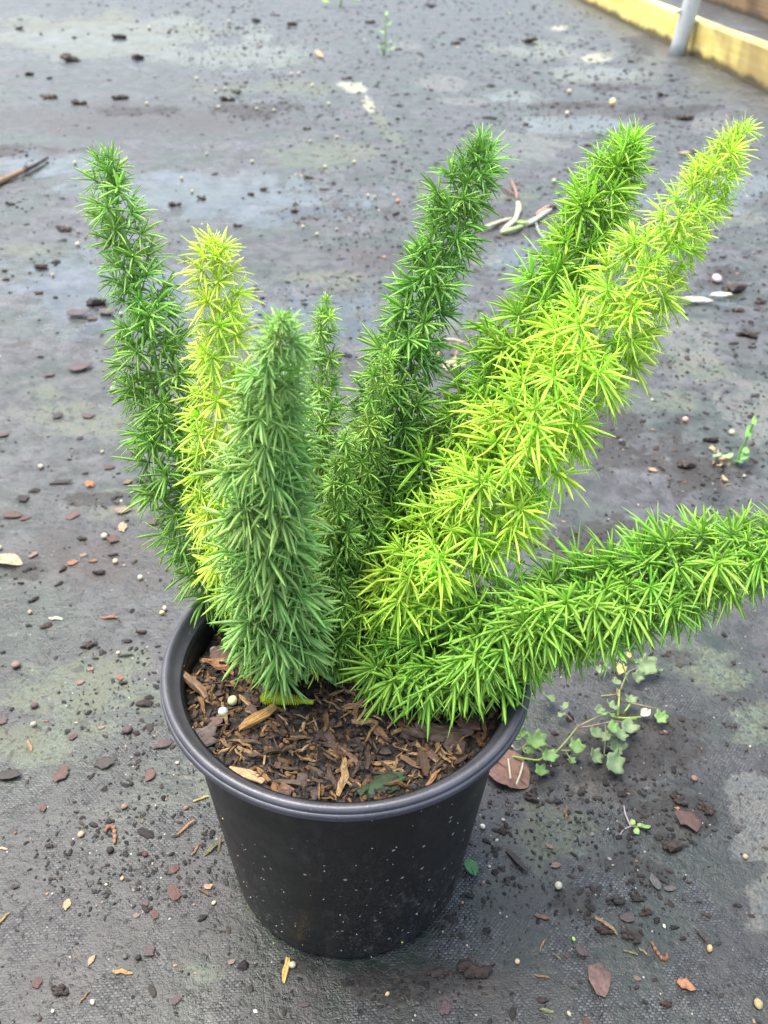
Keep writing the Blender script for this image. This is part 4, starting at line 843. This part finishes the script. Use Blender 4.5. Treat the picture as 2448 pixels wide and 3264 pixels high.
for pts, c, w in [([(90, 1000), (130, 1005), (220, 1020), (320, 1030), (360, 1000), (350, 950), (300, 905)], YEL_G, .0006), ([(300, 905), (370, 895), (430, 915), (470, 945)], (.25, .17, .10), .0004), ([(455, 985), (560, 870), (660, 745)], (.28, .32, .11), .0007), ([(660, 745), (730, 705), (860, 645), (1000, 600)], (.30, .26, .14), .0007), ([(660, 745), (760, 735), (860, 715), (990, 690), (1100, 705)], (.30, .24, .15), .0006), ([(560, 620), (610, 670), (650, 715)], (.24, .15, .11), .0004),
                  ([(875, 470), (940, 460), (1015, 455)], (.25, .27, .12), .0008), ([(1020, 640), (1030, 520), (1035, 410)], YEL_G, .0007), ([(1070, 620), (1100, 580), (1140, 520)], YEL_G, .0006), ([(1000, 655), (1110, 660), (1225, 650)], YEL_G, .0007), ([(1080, 670), (1190, 668)], YEL_G, .0006), ([(1090, 520), (1240, 550), (1395, 585)], (.27, .22, .12), .0006), ([(1045, 410), (1080, 320), (1120, 250), (1210, 215)], (.26, .23, .14), .0006), ([(905, 700), (915, 800), (900, 980)], (.27, .28, .14), .0005), ([(1015, 400), (1020, 460), (1085, 530)], (.3, .16, .14), .0005),
                  ([(900, 905), (1000, 920)], (.27, .3, .14), .0004), ([(480, 945), (590, 945), (640, 930)], (.26, .3, .12), .0005), ([(560, 950), (590, 1000), (640, 1090)], (.22, .3, .1), .0004), ([(135, 810), (220, 860), (300, 905)], (.2, .2, .1), .0006), ([(170, 880), (200, 960), (290, 1000)], (.25, .3, .12), .0005), ([(1390, 590), (1400, 660)], (.26, .24, .12), .0004), ([(660, 770), (760, 800)], (.22, .14, .1), .0004), ([(905, 985), (985, 1010)], (.25, .27, .14), .0004)]:
    zz_ = .004+.006*np.sin(np.linspace(.3, 2.8, len(pts)))
    P = catmull([wpt(x, y, z) for (x, y), z in zip(pts, zz_)], 6*len(pts)); mb = MB(); tube(mb, P, np.linspace(w, w*.7, len(P)), 6, c); mb.build('stem', M_WEED, weed)
# bleached dry stalks by the pot
for pts in ([(55, 1020), (66, 1110), (75, 1200)], [(190, 1040), (165, 1140), (125, 1250)], [(85, 900), (140, 940), (230, 880), (325, 820)]):
    P = catmull([gp(*cw(x, y), z=.006) for x, y in pts], 14); mid = P.mean(0); mb = MB(); tube(mb, P-mid, .0006, 6, (.55, .52, .38))
    mb.build('dry_stalk', M_WEED, label='bleached thin stalk lying by the creeping weed and pot', category='stalk', group='bleached stalks by the pot', loc=tuple(mid))

# dry brown leaf by the pot, green leaf scrap, tan leaf at the left edge
def single_leaf(name, x, y, px, rz, col, label, lobes=2, asp=.62, deep=.05, cup=.25, tilt=(0, 0), z=.002, vein=True):
    p = gp(x, y); s = px*pxm(x, y); o = put(name, None, label=label, category='leaf', loc=(p[0], p[1], gz(p[0], p[1])+z), rot=(tilt[0], tilt[1], rz))
    n = 40; a = np.arange(n)*2*math.pi/n; xx = np.cos(a)*.5; yy = np.sin(a)*.5*asp*(1-.45*np.abs(np.cos(a))**3)*(1+rng.normal(0, .03, n)); V = []
    for side in (1, -1):
        for q in (1, .66, .33): V += list(zip(xx*q, yy*q, cup*(np.abs(yy*q)**1.3)-.10*xx*q*xx*q+.015*np.sin(9*xx*q)+side*.006*(q < 1)))
        V.append((0, 0, side*.006))
    k = 3*n+1; F = []
    for si in (0, 1):
        b = si*k
        for i in range(2):
            for j in range(n): q = (b+i*n+j, b+i*n+(j+1) % n, b+(i+1)*n+(j+1) % n, b+(i+1)*n+j); F.append(q if si == 0 else q[::-1])
        for j in range(n): q = (b+2*n+j, b+2*n+(j+1) % n, b+3*n); F.append(q if si == 0 else q[::-1])
    F += [(j, k+j, k+(j+1) % n, (j+1) % n) for j in range(n)]
    V = np.array(V)*s; mb = MB(); mb.add(V, F, np.tile(col, (len(V), 1))*(1+.2*rng.uniform(-1, 1, (len(V), 1)))); mb.build('blade', M_LEAFDRY if max(col) == col[0] else M_WEED, o)
    mb = MB(); tube(mb, [(-.56*s, 0, .0005), (-.2*s, 0, .011*s), (.2*s, 0, .011*s), (.46*s, 0, -.01*s)], [.014*s, .011*s, .008*s, .004*s], 5, np.array(col)*1.35); mb.build('midrib', M_WEED, o)
single_leaf('dry_leaf', 1612, 2462, 175, -.75, (.20, .105, .075), 'dry brown leaf lying on the mat against the pot', asp=.72, tilt=(.1, .1), z=.004)
single_leaf('leaf_scrap', *c8(375, 508), 72, 1.75, (.045, .17, .045), 'glossy dark green leaf scrap tucked beside the pot wall', asp=.62, tilt=(.2, .2), z=.004)
single_leaf('dry_leaf', *c6(70, 262), 105, -.25, (.40, .29, .18), 'curled tan dead leaf on the mat with soil around it', asp=.5, cup=.5, z=.003)

# seedlings
def seedling(x, y, scale_px, stems, leaves, label, cat='seedling'):
    p = gp(x, y); z0 = gz(p[0], p[1]); s = scale_px*pxm(x, y); o = put('seedling', None, label=label, category=cat, loc=(p[0], p[1], z0))
    for pts, w, c in stems:
        mb = MB(); P = catmull(np.array(pts)*s, 12); tube(mb, P, np.linspace(w, w*.6, 12)*s, 6, c); mb.build('stem', M_WEED, o)
    for (lx, ly, lz, sz, rz, asp, c) in leaves:
        mb = MB(); leaf_mb(mb, np.array([lx, ly, lz])*s, sz*s, rz, c, 3, (rng.normal(0, .2), -.3), .3, asp, .06); mb.build('leaf', M_WEED, o)
seedling(*c8(1080, 330), 85, [([(-.1, .1, .03), (-.22, .55, .10), (-.18, 1.0, .04)], .035, (.50, .40, .42)), ([(-.1, .1, .03), (-.4, -.05, .03), (-.65, -.35, .02)], .028, (.40, .38, .34)), ([(-.1, .1, .03), (.15, .05, .1), (.3, .0, .12)], .03, (.25, .33, .1))],
         [(.05, -.15, .08, .28, 1.4, .8, (.33, .48, .16)), (-.02, .22, .1, .25, 1.8, .8, (.36, .48, .16)), (.4, .02, .14, .45, -.5, .5, (.22, .36, .1)), (.2, .1, .12, .2, 0, .8, (.3, .4, .12))], 'uprooted seedling with white root and tiny lime leaves on the mat')
seedling(*cR(1240, 2020), 150, [([(0, 0, 0), (.02, .05, .3), (.1, .1, .6), (.16, .14, .95)], .03, (.14, .33, .06)), ([(0, 0, .02), (-.2, .05, .12), (-.4, .05, .15)], .02, (.2, .35, .1))],
         [(.1, .1, .7, .38, 1.2, .35, (.13, .36, .06)), (.16, .14, .95, .3, 1.3, .3, (.15, .38, .06)), (-.22, .05, .14, .25, 0, .7, (.24, .45, .16)), (.1, .02, .16, .24, .5, .8, (.24, .45, .16)), (.02, -.1, .1, .26, -1.5, .7, (.24, .44, .16)), (-.45, .05, .16, .2, 0, .7, (.22, .42, .2)), (.15, .1, .25, .22, 1, .7, (.22, .42, .12))], 'small upright green seedling beside dried tan scraps on the mat')
seedling(830*K, 118*K, 110, [([(0, 0, 0), (.03, .1, .4), (.02, .2, .8), (.05, .25, 1.0)], .025, (.20, .36, .10)), ([(0, 0, 0), (-.1, -.1, .25), (-.15, -.1, .4)], .02, (.20, .36, .10))],
         [(.1, .1, .3, .28, .3, .4, (.24, .42, .12)), (-.05, .15, .55, .3, 2.5, .4, (.24, .42, .12)), (.1, .2, .75, .28, .6, .4, (.24, .42, .12)), (-.12, 0, .2, .3, 3, .4, (.24, .42, .12)), (.2, 0, .15, .3, -.2, .4, (.24, .42, .12)), (.04, .25, 1., .25, 1.4, .4, (.24, .42, .12))], 'thin green weed standing on the wet mat beside the pale moss streak', 'weed')
seedling(735*K, 14*K, 120, [([(0, 0, 0), (.05, .1, .3), (.1, .1, .5)], .03, (.30, .46, .10))],
         [(.2, 0, .25, .5, .2, .4, (.34, .52, .12)), (-.2, 0, .25, .5, 2.9, .4, (.34, .52, .12)), (.1, .1, .5, .4, 1.3, .4, (.34, .52, .12)), (-.4, 0, .12, .4, 3, .4, (.34, .52, .12)), (.45, .05, .15, .4, .3, .4, (.34, .52, .12))], 'farthest lime green weed sprouting from the wet mat', 'weed')
p = gp(*cR(1060, 1990)); mb = MB()
for k in range(9):
    q = rng.normal(0, .008, 3)*np.array([1, 1.2, .3]); leaf_mb(mb, q+np.array([0, 0, .004]), .010, rng.uniform(0, 6), np.array((.40, .31, .17))*rng.uniform(.7, 1.2), 3, (rng.normal(0, .6), rng.normal(0, .6)), .5, .5)
tube(mb, [(-.008, -.012, .003), (0, 0, .007), (.004, .012, .004)], .0009, 6, (.36, .27, .15))
mb.build('withered_weed', M_WEED, label='withered tan weed scraps beside the upright green seedling', category='dead weed', loc=(p[0], p[1], gz(p[0], p[1])))

# fallen pale shoot, between the tall fronds
cs = crop(1500, 400, 3.318)
o0 = gp(*cs(480, 1000)); o0[2] = gz(o0[0], o0[1])
fs = put('fallen_shoot', None, label='pale green and cream broken shoot lying on the mat behind the fern', category='plant debris', loc=tuple(o0))
def spt(x, y, z=.004): return gp(*cs(x, y), z=z)-o0
for nm, pts, w, c in [('blade', [(90, 1105), (200, 1060), (330, 1010), (450, 975)], .0032, (.52, .50, .36)), ('blade', [(320, 1125), (400, 1060), (470, 1000), (500, 900), (490, 800)], .0042, (.50, .54, .36)), ('blade', [(320, 1130), (440, 1100), (560, 1060)], .0040, (.42, .52, .25)), ('blade', [(480, 1020), (580, 1030), (670, 1000)], .0034, (.34, .46, .15)), ('blade', [(580, 1055), (680, 1000), (780, 930), (860, 880)], .0042, (.54, .56, .42)), ('blade', [(690, 945), (770, 890), (850, 840)], .0034, (.42, .26, .20)),
                      ('blade', [(505, 800), (520, 880), (500, 960)], .003, (.55, .46, .24)), ('withered_tip', [(490, 780), (480, 700), (425, 565)], .0026, (.32, .18, .15)), ('withered_tip', [(470, 740), (400, 690), (310, 640)], .0026, (.16, .09, .08)), ('withered_tip', [(850, 850), (880, 860), (900, 870)], .004, (.07, .04, .035)), ('root', [(690, 1010), (720, 1120), (790, 1210), (810, 1310)], .0016, (.36, .38, .36))]:
    P = catmull([spt(x, y, .003+.003*(i % 2)) for i, (x, y) in enumerate(pts)], 16); mb = MB()
    tube(mb, P, w*np.interp(np.linspace(0, 1, 16), [0, .2, .8, 1], [.4, 1, .9, .3]), 8, c); mb.build(nm, M_WEED, fs)
# dry bent stem between the dark frond and mid green frond
cd_ = crop(1224, 800, 1.3554); o0 = gp(*cd_(320, 440)); o0[2] = gz(o0[0], o0[1])
ds = put('withered_straw', None, label='bent straw-coloured dry stem with seed stalks behind the fern', category='stem', loc=tuple(o0))
def q_(x, y, z): return gp(*cd_(x, y), z=z)-o0
for nm, pts, w, c in [('stem', [(235, 420, .004), (250, 390, .02), (300, 383, .025), (360, 405, .02), (430, 440, .004)], .0016, (.46, .38, .25)), ('stalk', [(320, 400, .016), (316, 430, .006), (305, 470, .003)], .0014, (.40, .24, .12)), ('stalk', [(285, 400, .014), (285, 430, .004)], .0013, (.36, .33, .16)), ('stalk', [(240, 430, .008), (225, 475, .003)], .0014, (.40, .24, .14))]:
    mb = MB(); tube(mb, catmull([q_(*p) for p in pts], 16), w, 6, c); mb.build(nm, M_WEED, ds)
mb = MB()
for k in range(14): mb.add(q_(295+rng.normal(0, 22), 490+rng.normal(0, 12), .003)+IV*rng.uniform(.002, .005), IF, np.array((.42, .38, .26))*rng.uniform(.6, 1.2))
mb.build('seed_heads', M_GRIT, ds, kind='stuff')
# stick at the left edge
pts = [(-60, 815), (20, 775), (100, 738), (150, 715), (205, 682)]
P = np.array([gp(*c1_(x, y), z=.006) for x, y in pts]); mid = P[2].copy(); mb = MB()
tube(mb, catmull(P-mid, 26), np.interp(np.linspace(0, 1, 26), [0, .5, .55, 1], [.0055, .0050, .0045, .0025])*(1+.15*rng.uniform(-1, 1, 26)), 9, np.array([(.30, .19, .10) if t < .52 else (.045, .035, .03) for t in np.linspace(0, 1, 26)]))
mb.build('broken_stick', M_FIBRE, label='broken stick half tan and half black on the wet mat', category='stick', loc=tuple(mid))

# ------------------------------------------------------------------ loose soil crumbs and grit over the whole mat (nobody could count these)
mkd = mk['dirt'].reshape(GX.shape)
def ground_pts(n, seed):
    r = np.random.default_rng(seed); m_ = n*14
    dist = np.exp(r.uniform(math.log(.28), math.log(5.2), m_)); az = r.uniform(-.62, .62, m_)
    x = CAM[0]+dist*np.sin(az); y = CAM[1]+dist*np.cos(az)-.12
    k = 7/(.35+dist)
    dn = .10+.9*sstep(.46, .64, fbm(x*k, y*k*1.3, 51))+1.1*mkd[np.clip(np.searchsorted(gy, y), 0, ny-1), np.clip(np.searchsorted(gx, x), 0, nx-1)]
    keep = (r.uniform(0, 2., m_) < dn) & (np.hypot(x, y) > .068) & (x < .86)
    return [(a, b, gz(a, b)+.0003) for a, b in zip(x[keep][:n], y[keep][:n])]
def crumb_size(p):
    d = math.hypot(p[0]-CAM[0], p[1]-CAM[1]); return rng.lognormal(math.log(.00052), .55)*(.75+1.05*d)
GC = [(.012, .010, .009)]*5+[(.022, .019, .016)]*3+[(.032, .02, .017), (.04, .033, .024), (.02, .023, .017)]
PTS = ground_pts(17000, 5)
scatter_mb(len(PTS), lambda k: PTS[k], crumb_size, pick(GC, .35), (.35, .7), (1, 2.2)).build('soil_crumbs', M_CRUMB, smooth=False, kind='stuff', label='fine dark soil crumbs scattered over the weed mat', category='soil')
LC = [(.42, .36, .25), (.32, .20, .12), (.5, .46, .36), (.30, .12, .07), (.22, .2, .17), (.25, .16, .12)]
PT2 = ground_pts(1000, 6)
scatter_mb(len(PT2), lambda k: PT2[k], lambda p: crumb_size(p)*.75, pick(LC, .3), (.4, .8), (1, 1.9)).build('pale_grit', M_GRIT, smooth=False, kind='stuff', label='pale and rusty grit scattered thinly over the weed mat', category='grit')
